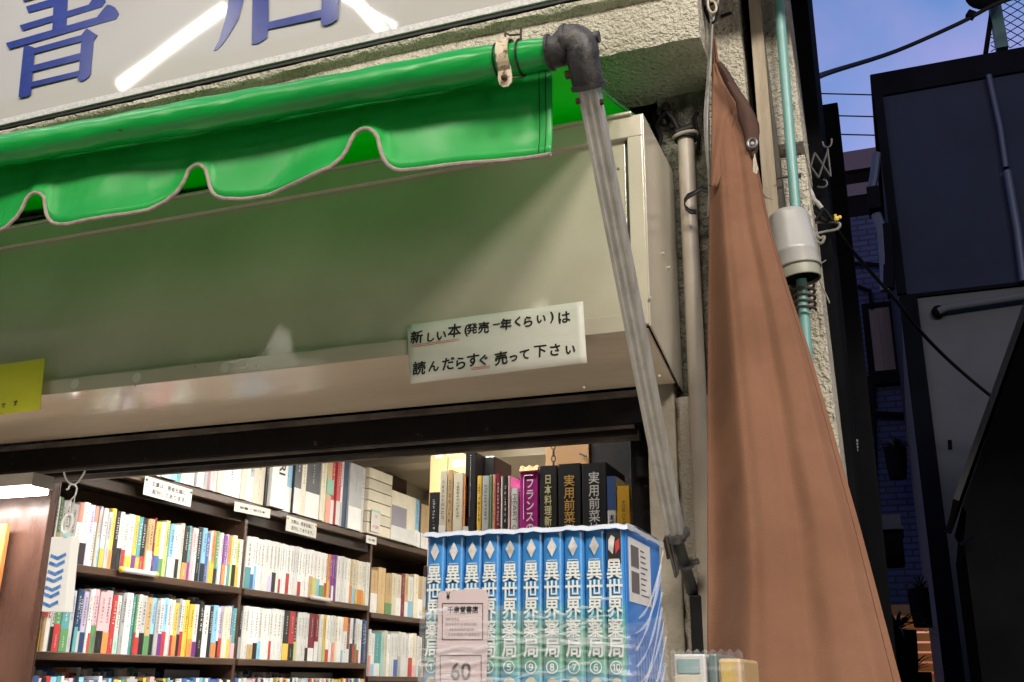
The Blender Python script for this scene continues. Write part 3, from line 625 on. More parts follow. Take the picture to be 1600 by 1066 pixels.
for k in range(3):
    b.tube([aY(1178+rnd.uniform(-3, 3), 240, 2.12), aY(1181+rnd.uniform(-3, 3), 264, 2.115), aY(1179+rnd.uniform(-2, 4), 280, 2.12), aY(1184+k, 292, 2.12), aY(1190+k*2, 304+k, 2.14), aY(1203+k*2, 309+k, 2.2)], [.002, .0035, .003, .004, .0045, .0015], 6)
b.build('rope', mat('frayed_rope', (.5, .45, .36), (.3, .26, .2), 90, .9), tp, smooth=True)
# grey cable down the joint left of the tarp and black strap
cb_ = thing('grey_cable', 'grey cables hanging in a loose loop from the ledge beside the brown tarp', 'cable', aY(1112, 200, 2.2))
def wire(pts, y, r, m, parent, name='strand', n=8):
    P = [aY(px, py, y if len(q_) < 1 else q_[0]) for px, py, *q_ in pts]; out = []
    for i in range(len(P)-1):
        p0, p1, p2, p3 = P[max(i-1, 0)], P[i], P[i+1], P[min(i+2, len(P)-1)]
        for k in range(5):
            t = k/5; out.append(.5*((2*p1)+(p2-p0)*t+(2*p0-5*p1+4*p2-p3)*t*t+(3*p1-p0-3*p2+p3)*t**3))
    out.append(P[-1]); return MB().tube(out, r, n).build(name, m, parent, smooth=True)
wire([(1101, -40), (1103, 0), (1110, 22), (1112, 45), (1109, 80), (1106, 130), (1102, 180), (1104, 230), (1108, 270), (1109, 310), (1107, 340)], 2.17, .0042, cableg, cb_)
wire([(1125, -40), (1122, 0), (1118, 18), (1113, 40), (1111, 80), (1108, 130), (1105, 180), (1106, 240), (1110, 290)], 2.165, .0036, cableg, cb_)
wire([(1098, -30), (1100, 5), (1106, 10), (1116, 4), (1121, 12), (1119, 30), (1112, 36)], 2.16, .003, cable, cb_)
wire([(1108, -20), (1106, 8), (1112, 20), (1119, 16), (1117, 4), (1110, 2)], 2.155, .0032, pipem, cb_)
wire([(1101, 0), (1103, 14), (1110, 34)], 2.19, .006, cable, cb_)
MB().beam(aY(1126, 26, 2.262), aY(1143, 20, 2.262), .006, .006).build('nail', blackr, cb_)
st = thing('black_strap', 'curled black strap hooked round the pipe left of the brown tarp', 'strap', aY(1085, 315, 2.2))
P = [(1110, 300), (1104, 297), (1095, 294), (1085, 301), (1074, 306), (1069, 314), (1071, 324), (1078, 330), (1088, 331)]
MB().grid([[aY(x, y-3, 2.225), aY(x, y+4+2*(i in (4, 5)), 2.22)] for i, (x, y) in enumerate(P)]).build('band', blackr, st, smooth=True, solid=.002)
# dark clutter above the drainpipe
cl_ = thing('wall_bracket', 'black bent bracket and cable bundle under the ledge above the cream drainpipe', 'bracket', aY(1040, 175, 2.3))
b = MB()
for px, py, r_ in ((1040, 168, .013), (1047, 180, .014), (1038, 190, .012), (1052, 196, .013), (1030, 176, .010), (1058, 206, .010)): b.ball(aY(px, py, 2.312), r_, 8, 1.2)
b.tube([aY(1026, 200, 2.32), aY(1032, 185, 2.30), aY(1042, 176, 2.295), aY(1052, 188, 2.30), aY(1060, 204, 2.31)], .007, 8)
b.build('bracket', blackr, cl_, smooth=True)
wire([(1022, 180), (1026, 200), (1032, 215), (1030, 232), (1037, 245)], 2.32, .006, cable, cl_)
wire([(1090, 175), (1085, 185), (1088, 200), (1092, 215), (1090, 240)], 2.315, .005, cable, cl_)
# black cables and bits right of the boot
bc = thing('cable_bundle', 'black cable loops with a yellow clip tied beside the grey boot', 'cable', aY(1275, 350, 2.4))
wire([(1247, 282), (1256, 296), (1266, 318), (1282, 340), (1291, 345), (1300, 338)], 2.45, .006, cable, bc)
wire([(1268, 349), (1285, 347), (1300, 346), (1312, 350), (1308, 358), (1290, 362), (1272, 366)], 2.46, .0035, cableg, bc)
wire([(1270, 350), (1278, 340), (1286, 328), (1292, 332), (1301, 345)], 2.44, .004, cable, bc)
wire([(1272, 360), (1280, 372), (1288, 370), (1284, 380), (1276, 378)], 2.46, .004, cableg, bc)
wire([(1262, 288), (1267, 300), (1272, 312), (1278, 318), (1284, 326)], 2.44, .006, mat('frayed_white_tape', (.4, .4, .38), (.2, .2, .19), 60, .8), bc)
q = aY(1307, 342, 2.45); b = MB(); b.ball(q, .007, 8).ball(q+Vector((.008, 0, .003)), .005, 8).ball(q+Vector((-.002, 0, .009)), .004, 8); b.build('clip', mat('yellow_plastic', (.7, .5, .08)), bc, smooth=True)
wire([(1290, 407, 2.3), (1280, 415, 2.27), (1277, 424, 2.27), (1281, 440, 2.27), (1288, 455, 2.27), (1294, 468, 2.27), (1296, 474, 2.27)], 2.27, .0016, cableg, bc, 'tie_wire')
lc = tag(wire([(1300, 348, 2.5), (1330, 390, 3.2), (1365, 430, 4.5), (1400, 470, 5.6), (1440, 520, 6.3), (1490, 570, 6.9), (1552, 622, 7.3), (1640, 690, 7.6)], 3, [.005+.006*min(1, k/20) for k in range(36)], cable, None, 'service_cable'), 'black cable sagging across the alley in front of the grey wall', 'cable')
# accordion hanger on the dark side wall
hg = thing('accordion_hanger', 'accordion lattice hanger with hooks on the dark side wall', 'hanger', aY(1280, 300, 3.7))
hgm = mat('dull_lattice_metal', (.06, .06, .06), None, rough=.5, metal=.3)
def ln(a, c): return MB().tube([aY(*a, 2.535), aY(*c, 2.535)], .0028, 6)
zz = [((1262, 275), (1273, 239)), ((1273, 239), (1298, 276)), ((1260, 250), (1279, 278)), ((1279, 278), (1294, 234)), ((1293, 232), (1298, 276))]
for a, c in zz: ln(a, c).build('slat', hgm, hg)
wire([(1285, 222), (1288, 229), (1295, 230), (1299, 225), (1299, 217)], 2.535, .0028, hgm, hg, 'hook')
wire([(1277, 292), (1287, 293), (1292, 289), (1291, 283), (1286, 281)], 2.535, .0028, hgm, hg, 'hook')
wire([(1257, 235), (1260, 234), (1262, 226)], 2.535, .0028, hgm, hg, 'hook')
# ------------------------------------------------------------------ interior: bookcase along the left wall
XB = -2.36
def shelfz(px, py): return aX(px, py, XB).z
Z2, Z3 = shelfz(350, 914.5), shelfz(350, 1028.5)
Z1 = shelfz(350, 775); Z4 = Z3-(Z2-Z3); Z5 = Z4-(Z2-Z3)
Y0, Yd1, Yd2, Yend = 2.345, aX(385, 860, XB).y, aX(580, 930, XB).y, 5.30
bk = thing('bookcase', 'tall dark wood bookcase along the left wall packed with paperbacks', 'bookcase', (XB-.18, 3.6, .05))
XBK = XB-.30
MB().box(XBK-.02, XBK, Y0+.03, Yend, .05, 2.6).build('back_panel', shelfw, bk)
MB().box(-3.1, XB+.012, Y0-.004, Y0+.024, .05, Z1+.10).build('end_panel', panelw, bk, bevel=.002)
MB().box(XBK, XB+.012, Y0+.025, Y0+.03, .05, Z1).build('end_lining', shelfw, bk)
for z in (Z2, Z3, Z4, Z5):
    MB().box(XBK, XB+.001, Y0+.031, Yd1-.010, z-.023, z).build('shelf', shelfw, bk, bevel=.002)
    MB().box(XBK, XB+.001, Yd1+.010, Yd2-.010, z-.023, z-.001).build('shelf', shelfw, bk, bevel=.002)
for y in (Yd1, Yd2, Yend-.01):
    MB().box(XBK, XB-.010, y-.0095, y+.0095, .05, Z1-.03).build('divider', shelfw, bk, bevel=.002)
MB().box(XBK, XB+.012, Y0+.031, Yend, Z1-.029, Z1-.001).build('shelf', shelfw, bk, bevel=.002)
Z6 = shelfz(620, 962); Z7 = Z6-.285
for z in (Z6, Z7): MB().box(XBK, XB+.001, Yd2+.010, Yend-.02, z-.023, z).build('shelf', shelfw, bk, bevel=.002)
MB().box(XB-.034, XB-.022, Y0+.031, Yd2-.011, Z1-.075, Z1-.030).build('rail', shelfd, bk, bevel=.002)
# ---- books
PAL = {'w': ((.72, .71, .68), 'white'), 'c': ((.66, .60, .47), 'cream'), 'y': ((.70, .48, .08), 'yellow'), 'o': ((.66, .26, .08), 'orange'), 'r': ((.46, .05, .05), 'red'),
       'p': ((.66, .42, .44), 'pink'), 'u': ((.20, .05, .25), 'purple'), 'b': ((.07, .13, .34), 'blue'), 'l': ((.25, .50, .68), 'pale-blue'), 't': ((.10, .31, .33), 'teal'),
       'g': ((.12, .28, .12), 'green'), 'k': ((.025, .025, .027), 'black'), 'n': ((.02, .05, .12), 'navy'), 's': ((.42, .42, .42), 'grey'), 'a': ((.52, .36, .18), 'tan'),
       'v': ((.50, .45, .62), 'lavender'), 'm': ((.18, .02, .04), 'maroon'), 'e': ((.50, .54, .18), 'lime'), 'q': ((.68, .28, .22), 'salmon'), 'i': ((.40, .62, .55), 'mint'),
       'z': ((.28, .26, .30), 'grey-lilac'), 'f': ((.38, .02, .22), 'magenta')}
BM = {}
for k, (c, nme) in PAL.items():
    BM[k] = [mat('%s_cover_%d' % (nme.replace(' ', '_'), i), tuple(min(.8, x*s_) for x in c), tuple(min(.8, x*s_*.9) for x in c), 20, .38, .4) for i, s_ in enumerate((1, .88, 1.1))]
def marks(n, seed):                                                 # rows of small brush marks like tiny spine characters, unit box
    r_ = random.Random(seed); b = MB()
    for i in range(n):
        cy = 1-(i+.5)/n; h = .40/n
        for k in range(r_.choice((3, 4, 4, 5))):
            if r_.random() < .55: x0 = -.42+r_.uniform(0, .15); x1 = .42-r_.uniform(0, .2); y = cy+r_.uniform(-h, h)*.9; t = .085/n; b.add([(x0, 0, y), (x1, 0, y), (x1, 0, y+t), (x0, 0, y+t)], [(0, 1, 2, 3)])
            else: x = r_.uniform(-.34, .3); y0 = cy-h*r_.uniform(.3, 1); y1 = cy+h*r_.uniform(.3, 1); b.add([(x, 0, y0), (x+.11, 0, y0), (x+.11, 0, y1), (x, 0, y1)], [(0, 1, 2, 3)])
    return b
GLY = []
for i in range(16):
    m_ = marks(rnd.choice((5, 7, 9, 11)), 50+i); GLY.append((m_.v, m_.f))
USED = set()
def uniq(base, extra):
    s = base
    for e_ in [''] + extra:
        s = (base + ' ' + e_).strip()
        if s not in USED: break
    while s in USED: s += ' again'
    USED.add(s); return s
ORD = ['first', 'second', 'third', 'fourth', 'fifth', 'sixth', 'seventh', 'eighth', 'ninth', 'tenth', 'eleventh', 'twelfth'] 
def ordw(i):
    if i < 12: return ORD[i]
    return '%d%s' % (i+1, {1: 'st', 2: 'nd', 3: 'rd'}.get((i+1) % 10 if (i+1) % 100 not in (11, 12, 13) else 0, 'th'))
def solid_book(o, t, d, hgt, U, V, name='paperback', m=None, hard=False, lean=0):
    """o: lower spine corner; U along the shelf (thickness), V into the shelf (depth)"""
    o = Vector(o); c = min(.0022, t*.22); W_ = ZV + U*lean; W_.normalize()
    sec = [U*c, U*(t-c)+Vector((0, 0, 0)), U*t+V*c, U*t+V*d, V*d, V*c]
    b = MB()
    if not hard:
        b.prism([o+p for p in sec], W_*hgt); ob = b.build(name, m, origin=o+U*t/2+V*d/2); return ob
    k = .0025
    b.prism([o+U*c, o+U*(t-c), o+U*t+V*c, o+U*t+V*(c+k), o+V*(c+k), o+V*c], W_*hgt)
    b.prism([o+V*(c+k), o+U*k+V*(c+k), o+U*k+V*d, o+V*d], W_*hgt); b.prism([o+U*(t-k)+V*(c+k), o+U*t+V*(c+k), o+U*t+V*d, o+U*(t-k)+V*d], W_*hgt)
    ob = b.build(name, m, origin=o+U*t/2+V*d/2)
    MB().prism([o+U*(k+.0003)+V*(c+k+.0003)+ZV*.004, o+U*(t-k-.0003)+V*(c+k+.0003)+ZV*.004, o+U*(t-k-.0003)+V*(d-.004)+ZV*.004, o+U*(k+.0003)+V*(d-.004)+ZV*.004], W_*(hgt-.008)).build('page_block', pages, ob)
    return ob
def spine_extras(ob, o, t, hgt, U, V, cover, band, top, r_, bandf=None, wr=True, lean=0):
    o = Vector(o); W_ = (ZV+U*lean).normalized()
    if band != '-':
        f_ = bandf or r_.uniform(.26, .46); z0, z1 = (hgt*(1-f_), hgt) if top else (.0006, hgt*f_)
        MB().prism([o-V*.0005+U*.0004+W_*z0, o-V*.0005+U*(t-.0004)+W_*z0, o-V*.0005+U*(t-.0004)+W_*z1, o-V*.0005+U*.0004+W_*z1], V*.0022).build('paper_band', r_.choice(BM[band]), ob)
    if wr:
        darkc = cover in 'kbnmurtgfu'
        v, f = r_.choice(GLY); w_ = min(t*.62, .011); L_ = hgt*r_.uniform(.34, .5); zc = hgt*(.9 if not top else .58)-L_
        b = MB(); b.add([o-V*.0008+U*(t/2+p.x*w_)+W_*(zc+p.z*L_) for p in v], f)
        if r_.random() < .6:
            v, f = r_.choice(GLY); w2 = w_*.6; L2 = hgt*r_.uniform(.14, .22); zc = hgt*r_.uniform(.08, .16) if band == '-' or top else hgt*.06
            b.add([o-V*.0009+U*(t/2+p.x*w2)+W_*(zc+p.z*L2) for p in v], f)
        b.build('spine_writing', (BM['w'][0] if darkc else r_.choice((ink, ink, inkg, BM['b'][0], BM['m'][0]))), ob)
def label_for(code, i, seq, where):
    nm = PAL[code[0]][1]; bd = PAL[code[1]][1] if code[1] != '-' else None
    s = nm+' paperback' + (' with %s %s band' % (bd, 'upper' if len(code) > 2 else 'lower') if bd else '')
    nb = []
    if i > 0: nb.append(PAL[seq[i-1][0]][1])
    if i < len(seq)-1: nb.append(PAL[seq[i+1][0]][1])
    s2 = s + (' between %s and %s' % tuple(nb) if len(nb) == 2 else ' beside %s' % nb[0])
    return uniq(s2 + ', ' + where, ['%s from left' % ordw(i)])
def paper_row(seq, ya, yb, z, hm, hs, where, group, seed, x=XB, wts=None):
    seq = seq.split(); r_ = random.Random(seed)
    for _ in range(int(len(seq)*.10)): seq.insert(r_.randrange(2, len(seq)), r_.choice(('w-', 'w-', 'wk', 'c-', 's-', 'wr', 'wt')))
    wt = [r_.choice((.55, .75, .9, 1, 1.1, 1.3, 1.6))*r_.uniform(.9, 1.1) for _ in seq]; s_ = (yb-ya)/sum(wt); y = ya
    for i, code in enumerate(seq):
        t = wt[i]*s_-.0006; h_ = hm+r_.uniform(-hs, hs); xo = x-r_.uniform(.002, .010)
        if code[0] in 'w' and hs < .004: xo = x-.004-r_.uniform(0, .002)
        ln_ = r_.uniform(-.004, .004); o = (xo, y, z+.0005)
        ob = solid_book(o, t, .12, h_, YV, -XV, m=r_.choice(BM[code[0]]), lean=ln_)
        tag(ob, label_for(code, i, seq, where), 'book', group)
        spine_extras(ob, o, t, h_, YV, -XV, code[0], code[1], len(code) > 2, r_, lean=ln_)
        y += wt[i]*s_
paper_row('wy ge wp w- wi wqT v- wqT vl wy yo k- wk wr wy yu ty kr a- aw m- yb wg e- lw w- wk ko tu p- w- k- lk b- wy oy gk wl w- uo vw ot e- wk ey w-', Y0+.032, Yd1-.010, Z2, .184, .008, 'upper left shelf', 'paperbacks on the upper left shelf', 1)
paper_row('wt wb wl w- w- wv w- wr w- w- w- w- w- w- wr w- w- w- wa we wl wg wr oy u- uw u- w- w- w- w- ao cl cy co wo cy w-', Yd1+.012, Yd2-.012, Z2, .197, .0025, 'upper middle shelf', 'paperbacks on the upper middle shelf', 2)
paper_row('wy a- w- wk gr tg s- nt ns vn w- wr pg pk po r- wi w- t- gr wr sk ag lk wu lr w- wr yo sk y- yo wu k- k- k- lo wk vr c- cy bp tp', Y0+.036, Yd1-.010, Z3, .183, .008, 'lower left shelf', 'paperbacks on the lower left shelf', 3)
paper_row('ks w- w- wa wk wl w- w- w- w- w- ky rk ke w- w- w- mw mw yl w- ye wr w- wq w- wl oT mw wk nr wg wr w- n- b-'.replace('oT', 'woT'), Yd1+.012, Yd2-.012, Z3, .192, .0025, 'lower middle shelf', 'paperbacks on the lower middle shelf', 4)
paper_row('aw a- ag c- cw m- aw wl c- aw sa c- cg c- aw', Yd2+.012, Yend-.03, Z6, .205, .012, 'upper far shelf', 'older books on the far section', 5)
paper_row('wq wl tw i- w- w- wb ws w- wr cp w- wt ko c- kw g- w- w- a-', Yd2+.012, Yend-.03, Z7, .20, .012, 'lower far shelf', 'older books on the far section', 6)
# the dense remaining books (lowest shelf tops and the dim back rows) as one mass per shelf run
st_ = MB(); mats_ = [BM[k][0] for k in 'wwwcyorpblgtkns']; fm = []
r_ = random.Random(21)
def mass(x, ya, yb, z, h0, h1):
    y = ya
    while y < yb-.008:
        t = min(yb-y, r_.uniform(.009, .024)); h_ = r_.uniform(h0, h1); n0 = len(st_.f); st_.box(x-.11, x-r_.uniform(.0, .006), y, y+t-.0006, z+.0005, z+h_)
        fm.extend([r_.randrange(len(mats_))]*(len(st_.f)-n0)); y += t
for z in (Z4, Z5):
    mass(XB-.004, Y0+.04, Yd1-.012, z, .175, .19); mass(XB-.004, Yd1+.012, Yd2-.012, z, .18, .192)
for z in (Z2, Z3, Z4):
    mass(XB-.165, Y0+.04, Yd1-.012, z, .19, .222); mass(XB-.165, Yd1+.012, Yd2-.012, z, .19, .215)
o_ = st_.build('packed_books', mats_[0]); o_.data.materials.clear()
for m_ in mats_: o_.data.materials.append(m_)
for p_, i_ in zip(o_.data.polygons, fm): p_.material_index = i_
tag(o_, 'tops of packed paperbacks along the lowest shelf and dim back rows of bookcase', 'books', kind='stuff')
for px0, px1, zz_ in ((258, 312, Z4), (455, 520, Z4)):               # grey index boards standing behind the lowest row
    a_, c_ = aX(px0, 1045, XB-.13).y, aX(px1, 1045, XB-.13).y
    tag(MB().box(XB-.135, XB-.128, a_, c_, zz_+.001, zz_+.215).build('index_board', BM['s'][0], bevel=.002), 'grey rounded index board behind the %s lowest row of paperbacks' % ('left' if px0 < 300 else 'middle'), 'divider board', 'grey index boards')
# a low rack of books on the pavement under the opening, seen in the glossy underside of the shutter box
rk = thing('book_rack', 'low wooden rack of books on the pavement below the shop opening', 'rack', (-1.9, 1.92, .12))
MB().box(-3.0, -.72, 1.62, 2.06, 1.15, 1.18).build('shelf', panelw, rk, bevel=.003); MB().box(-3.0, -.72, 2.05, 2.07, .12, 1.145).build('back_panel', panelw, rk)
for x in (-3.0, -1.9, -.76): MB().box(x, x+.04, 1.62, 2.04, .12, 1.145).build('side_panel', panelw, rk)
st2 = MB(); fm2 = []; x = -2.98
while x < -.76:
    t = r_.uniform(.012, .03); h_ = r_.uniform(.17, .24); n0 = len(st2.f); st2.box(x, x+t-.0006, 1.64+r_.uniform(0, .03), 2.0, 1.1805, 1.18+h_); fm2.extend([r_.choice((0, 0, 1, 1, 2, 2, 3, 3, 4, 5, 6))]*(len(st2.f)-n0)); x += t
o_ = st2.build('rack_books', mats_[0]); o_.data.materials.clear()
for m_ in mats_: o_.data.materials.append(m_)
for p_, i_ in zip(o_.data.polygons, fm2): p_.material_index = i_
tag(o_, 'packed row of books standing on the low pavement rack', 'books', kind='stuff')
# ---- big books on the top shelf
TOP = [(214, 'w-', .2, ''), (228, 'w-', .21, ''), (240, 'n-', .2, ''), (247, 'w-', .2, ''), (262, 'wi', .23, ''), (271, 'wl', .23, ''), (280, 'wt', .24, ''), (289, 'w-', .24, ''), (300, 'w-', .25, ''), (303, 'k-', .25, ''), (312, 'w-', .27, ''), (322, 'ws', .27, ''), (329, 'p-', .27, ''), (334, 'w-', .28, ''), (343, 'c-', .27, ''), (372, 'ws', .29, 'blk'), (381, 'c-', .28, ''), (386, 'w-', .28, ''), (394, 'sw', .29, ''), (411, 'c-', .3, ''), (414, 'k-', .3, ''), (438, 'w-', .30, 'BERI'), (453, 'lw', .30, ''), (464, 'kw', .31, ''), (472, 'c-', .3, ''), (494, 'kw', .31, ''), (501, 'c-', .3, ''), (507, 'e-', .3, ''), (515, 'aq', .31, 'note'), (520, 'rw', .31, ''), (526, 'rw', .31, ''), (531, 'ws', .31, ''), (540, 'n-', .31, 'w'), (560, 'sw', .30, ''), (567, 'w-', .30, ''), (604, 'c-', .31, 'stack'), (642, 'cw', .24, 'panel'), (649, 'lw', .24, ''), (655, 'nw', .235, ''), (668, 'aw', .23, '')]
yprev = aX(205, 752, XB).y; r_ = random.Random(9); seqT = [t_[1] for t_ in TOP]
for i, (px, code, h_, sp_) in enumerate(TOP):
    yb = aX(px, 734.3+.2276*(px-200)*(1-.00018*(px-200)), XB+.01).y
    t = max(.006, yb-yprev-.001); out = XB+.012+r_.uniform(0, .018) + (.02 if sp_ in ('panel', 'stack', 'BERI') else 0)
    o = (out, yprev, Z1+.0005+(.02 if sp_ == 'panel' else 0)*0); hard = t > .014
    if sp_ == 'stack':
        t_ = thing('magazine_stack', 'bundle of cream magazines in clear wrap with a price tag on top shelf', 'magazines', (out-.1, yprev+t/2, Z1))
        for k in range(6): MB().box(out-.2, out-r_.uniform(0, .004), yprev+.002, yprev+t, Z1+.001+k*.052, Z1+.050+k*.052).build('magazine', BM['c'][k % 3], t_, bevel=.003)
        b = MB()
        for k in range(5): b.ball((out+.001, yprev+t*.28, Z1+.1+k*.05), .022, 8)
        q = aX(540+54, 838, out+.004); x_ = out+.005
        tg = MB().box(x_, x_+.001, q.y-.10, q.y-.01, Z1+.012, Z1+.115).build('price_tag', paper, t_)
        MB().box(x_+.001, x_+.0015, q.y-.098, q.y-.012, Z1+.105, Z1+.113).build('tag_border', greynote, tg)
        b = MB(); text_into(b, '古書', (x_+.0018, q.y-.055, Z1+.085), YV, ZV, h=.014); text_into(b, '¥1,500', (x_+.0018, q.y-.055, Z1+.035), YV, ZV, w=.06); b.build('tag_writing', redink, tg)
    else:
        ob = solid_book(o, t, .19, h_, YV, -XV, 'large_book', r_.choice(BM[code[0]]), hard)
        nm = PAL[code[0]][1]; bd = PAL[code[1]][1] if code[1] != '-' else None
        nb = (PAL[seqT[i-1][0]][1] if i else 'shelf end', PAL[seqT[min(i+1, len(seqT)-1)][0]][1])
        lb = '%s %s book%s between %s and %s ones on the top shelf' % ('thick' if t > .03 else 'tall', nm, ' with %s foot' % bd if bd else '', *nb)
        if sp_ == 'BERI': lb = 'white book lettered BERI on the top shelf'
        if sp_ == 'note': lb = 'tan book with a mint note stuck to it on the top shelf'
        if sp_ == 'panel': lb = 'big cream slipcase with grey lilac panel on the top shelf'
        tag(ob, uniq(lb, ['%s from the left' % ordw(i)]), 'book', 'large books on the top shelf')
        if sp_ not in ('panel', 'blk'): spine_extras(ob, o, t, h_, YV, -XV, code[0], code[1], False, r_, .34 if t > .02 else .3, wr=(t > .012 and sp_ not in ('BERI', 'note', 'w')))
        if sp_ == 'blk': MB().box(o[0], o[0]+.0006, yprev+.004, yprev+t-.004, Z1+.17, Z1+.28).build('spine_label', BM['k'][0], ob); b = MB(); b.add([Vector((o[0]+.001, yprev+t/2+p.x*.02, Z1+.06+p.z*.08)) for p in GLY[3][0]], GLY[3][1]); b.build('spine_writing', ink, ob)
        if sp_ == 'BERI': b = MB(); text_into(b, 'BERI', (o[0]+.001, yprev+t*.6, Z1+.19), -ZV, YV, w=.11, bold=.02); b.build('spine_writing', ink, ob)
        if sp_ == 'note': MB().prism([(o[0]+.002, yprev-.002, Z1+.13), (o[0]+.003, yprev+t+.012, Z1+.125), (o[0]+.003, yprev+t+.010, Z1+.19), (o[0]+.002, yprev-.002, Z1+.20)], (.001, 0, 0)).build('mint_note', greynote, ob)
        if sp_ == 'panel':
            MB().box(o[0], o[0]+.0008, yprev+.002, yprev+t*.62, Z1+.001, Z1+.17).build('front_panel', BM['z'][0], ob)
            MB().box(o[0]+.0009, o[0]+.0014, yprev+.001, yprev+t-.001, Z1+.002, Z1+.07).build('paper_band', BM['w'][1], ob)
    yprev = yb
# ---- shelf labels
def card(px0, px1, py0, py1, lines, label, tilt, x=XB+.024, m=paper, pins=True):
    a, c = aX(px0, py0, x), aX(px1, py1, x); u = (c-a); u.z = 0; L_ = u.length; h_ = .062 if lines and len(lines) > 1 else .036
    t = thing('shelf_card', label, 'label card', a, 'paper cards on the top shelf edge')
    ctr = (a+c)/2; ud = (c-a).normalized(); vd = XV.cross(ud).normalized()
    if vd.z < 0: vd = -vd
    P = [ctr+ud*sx*L_/2+vd*sz_*h_/2 for sx, sz_ in ((-1, -1), (1, -1), (1, 1), (-1, 1))]
    MB().prism(P, (.001, 0, 0)).build('card', m, t)
    if lines:
        b = MB()
        for k, s_ in enumerate(lines): text_into(b, s_, ctr+XV*.0016+vd*(h_*(.2-.42*k) if len(lines) > 1 else 0)+ud*(.008*k), ud, vd, w=L_*.72, h=h_*.27, bold=.012)
        b.build('writing', ink, t)
    if pins:
        for s_ in (-1, 1): MB().ball(ctr+ud*s_*(L_/2-.008)+vd*.02+XV*.003, .005, 8).build('pin', BM['g' if px0 < 300 else 'y'][0], t, smooth=True)
card(225, 299, 758, 779, ('文庫は、著者名順に', '配列してあります。'), 'white two line paper card with green pins under the top shelf', 0)
card(366, 422, 791, 803, ('新書・単行本',), 'narrow single line paper card under the middle of the top shelf', 0, pins=False)
card(447, 494, 817, 830, ('文庫は、著者名順に', '配列してあります。'), 'white two line paper card with yellow pins under the top shelf', 0)
card(572, 588, 842, 846, ('全集',), 'small paper card at the far end of the top shelf edge', 0, pins=False)
def strip(px0, px1, py0, py1, label, z_):
    a, c = aX(px0, py0, XB+.014), aX(px1, py1, XB+.014); t = thing('shelf_tag', label, 'label strip', a, 'tag strips on the shelf edges')
    MB().tube([a, c], .009, 10).build('tube', clearp, t, smooth=True)
    for q_ in (a, c): MB().ball(q_, .011, 10).build('cap', BM['y' if px0 < 300 else 'p'][0], t, smooth=True)
strip(190, 243, 890, 898, 'clear tube label with yellow end caps on the upper shelf edge', 0)
strip(487, 514, 933, 938, 'small pale pink label strip on the upper shelf edge', 0)
# book lying against the end panel at the far left and the red lettered book
p_ = aY(14, 850, 2.30)
ob = solid_book((-2.62, 2.302, p_.z-.14), .13, .015, .20, XV, YV, 'paperback', BM['o'][0]); ob.location.x = p_.x-.088
tag(ob, 'orange and cream paperback cut by the left edge of view', 'book')
b = MB()
ys_ = aX(52, 900, XB).y
o = (XB+.012, Y0+.034, Z3+.0008)
q = aX(56, 960, XB+.014)
for k, ch in enumerate('桃原'): text_into(b, ch, (XB+.0016, Y0+.058, Z3+.155-.045*k), YV, ZV, w=.034, h=.036, bold=.02)
for o_2 in list(C.objects):
    if o_2.get('group') == 'paperbacks on the lower left shelf' and abs(o_2.location.y-(Y0+.052)) < .012:
        b.build('red_lettering', BM['r'][0], o_2); o_2['label'] = 'white paperback with two big red characters at the left end of the lower shelf'; break
# ---- cookery books facing the street on a display shelf
CY = 2.62
cz = aY(905, 724, CY).z-.262
cs_ = thing('display_shelf', 'dark display shelf facing the street behind the blue volumes', 'shelf', (-1, CY+.15, .05))
xl_, xr_ = aY(668, 850, CY).x, aY(1004, 850, CY).x
MB().box(xl_, xr_, CY-.02, CY+.28, cz-.03, cz-.001).build('shelf', shelfw, cs_, bevel=.002)
for x in (xl_, xr_-.022): MB().box(x, x+.02, CY, CY+.26, .05, cz-.031).build('upright', shelfw, cs_)
MB().box(xl_+.021, xr_-.023, CY+.262, CY+.28, .05, cz-.031).build('back_panel', shelfw, cs_)
CK = [(671, 687, 770, 'kw', .10, '', 'small black book with white label at the left end of display shelf'), (688, 699, 737, 'cw', .1, '', ''), (700, 708, 735, 'a-', .1, '', ''), (709, 724, 740, 'c-', .1, '', ''), (725, 734, 745, 'ow', .1, '', ''), (735, 771, 712, 'k-', .1, 'dots', 'tall black box file with white dotted edge on display shelf'),
      (746, 753, 744, 'y-', .1, '', ''), (754, 765, 744, 's-', .1, '', ''), (766, 769, 742, 'g-', .1, '', ''), (770, 775, 742, 'q-', .1, '', ''), (776, 782, 740, 'm-', .1, '', ''), (783, 786, 745, 'w-', .1, '', ''), (787, 793, 744, 'kq', .1, '', ''), (794, 798, 744, 'p-', .1, '', ''), (799, 810, 763, 'w-', .1, 'HEART', 'pale book with HEART OF on its spine on display shelf'),
      (812, 841, 735, 'f-', .1, 'FR', 'magenta book with white katakana title and torn brown top'), (843, 870, 729, 'k-', .1, 'NI', 'black cookery book with pale yellow title beside the magenta book'), (872, 907, 726, 'k-', .1, 'JG', 'thick black cookery book with gold title'), (909, 947, 725, 'k-', .1, 'JW', 'thick black cookery book with white title'),
      (948, 962, 745, 'wbT', .1, 'HO', 'white book with blue top band right of the black cookery books'), (963, 984, 760, 'y-', .1, 'RO', 'orange yellow book with small latin title at the right end of display shelf')]
r_ = random.Random(4); gold = mat('gold_foil', (.66, .40, .10), None, rough=.4, metal=.3); pyel = mat('pale_yellow_foil', (.66, .60, .30), None, rough=.4)
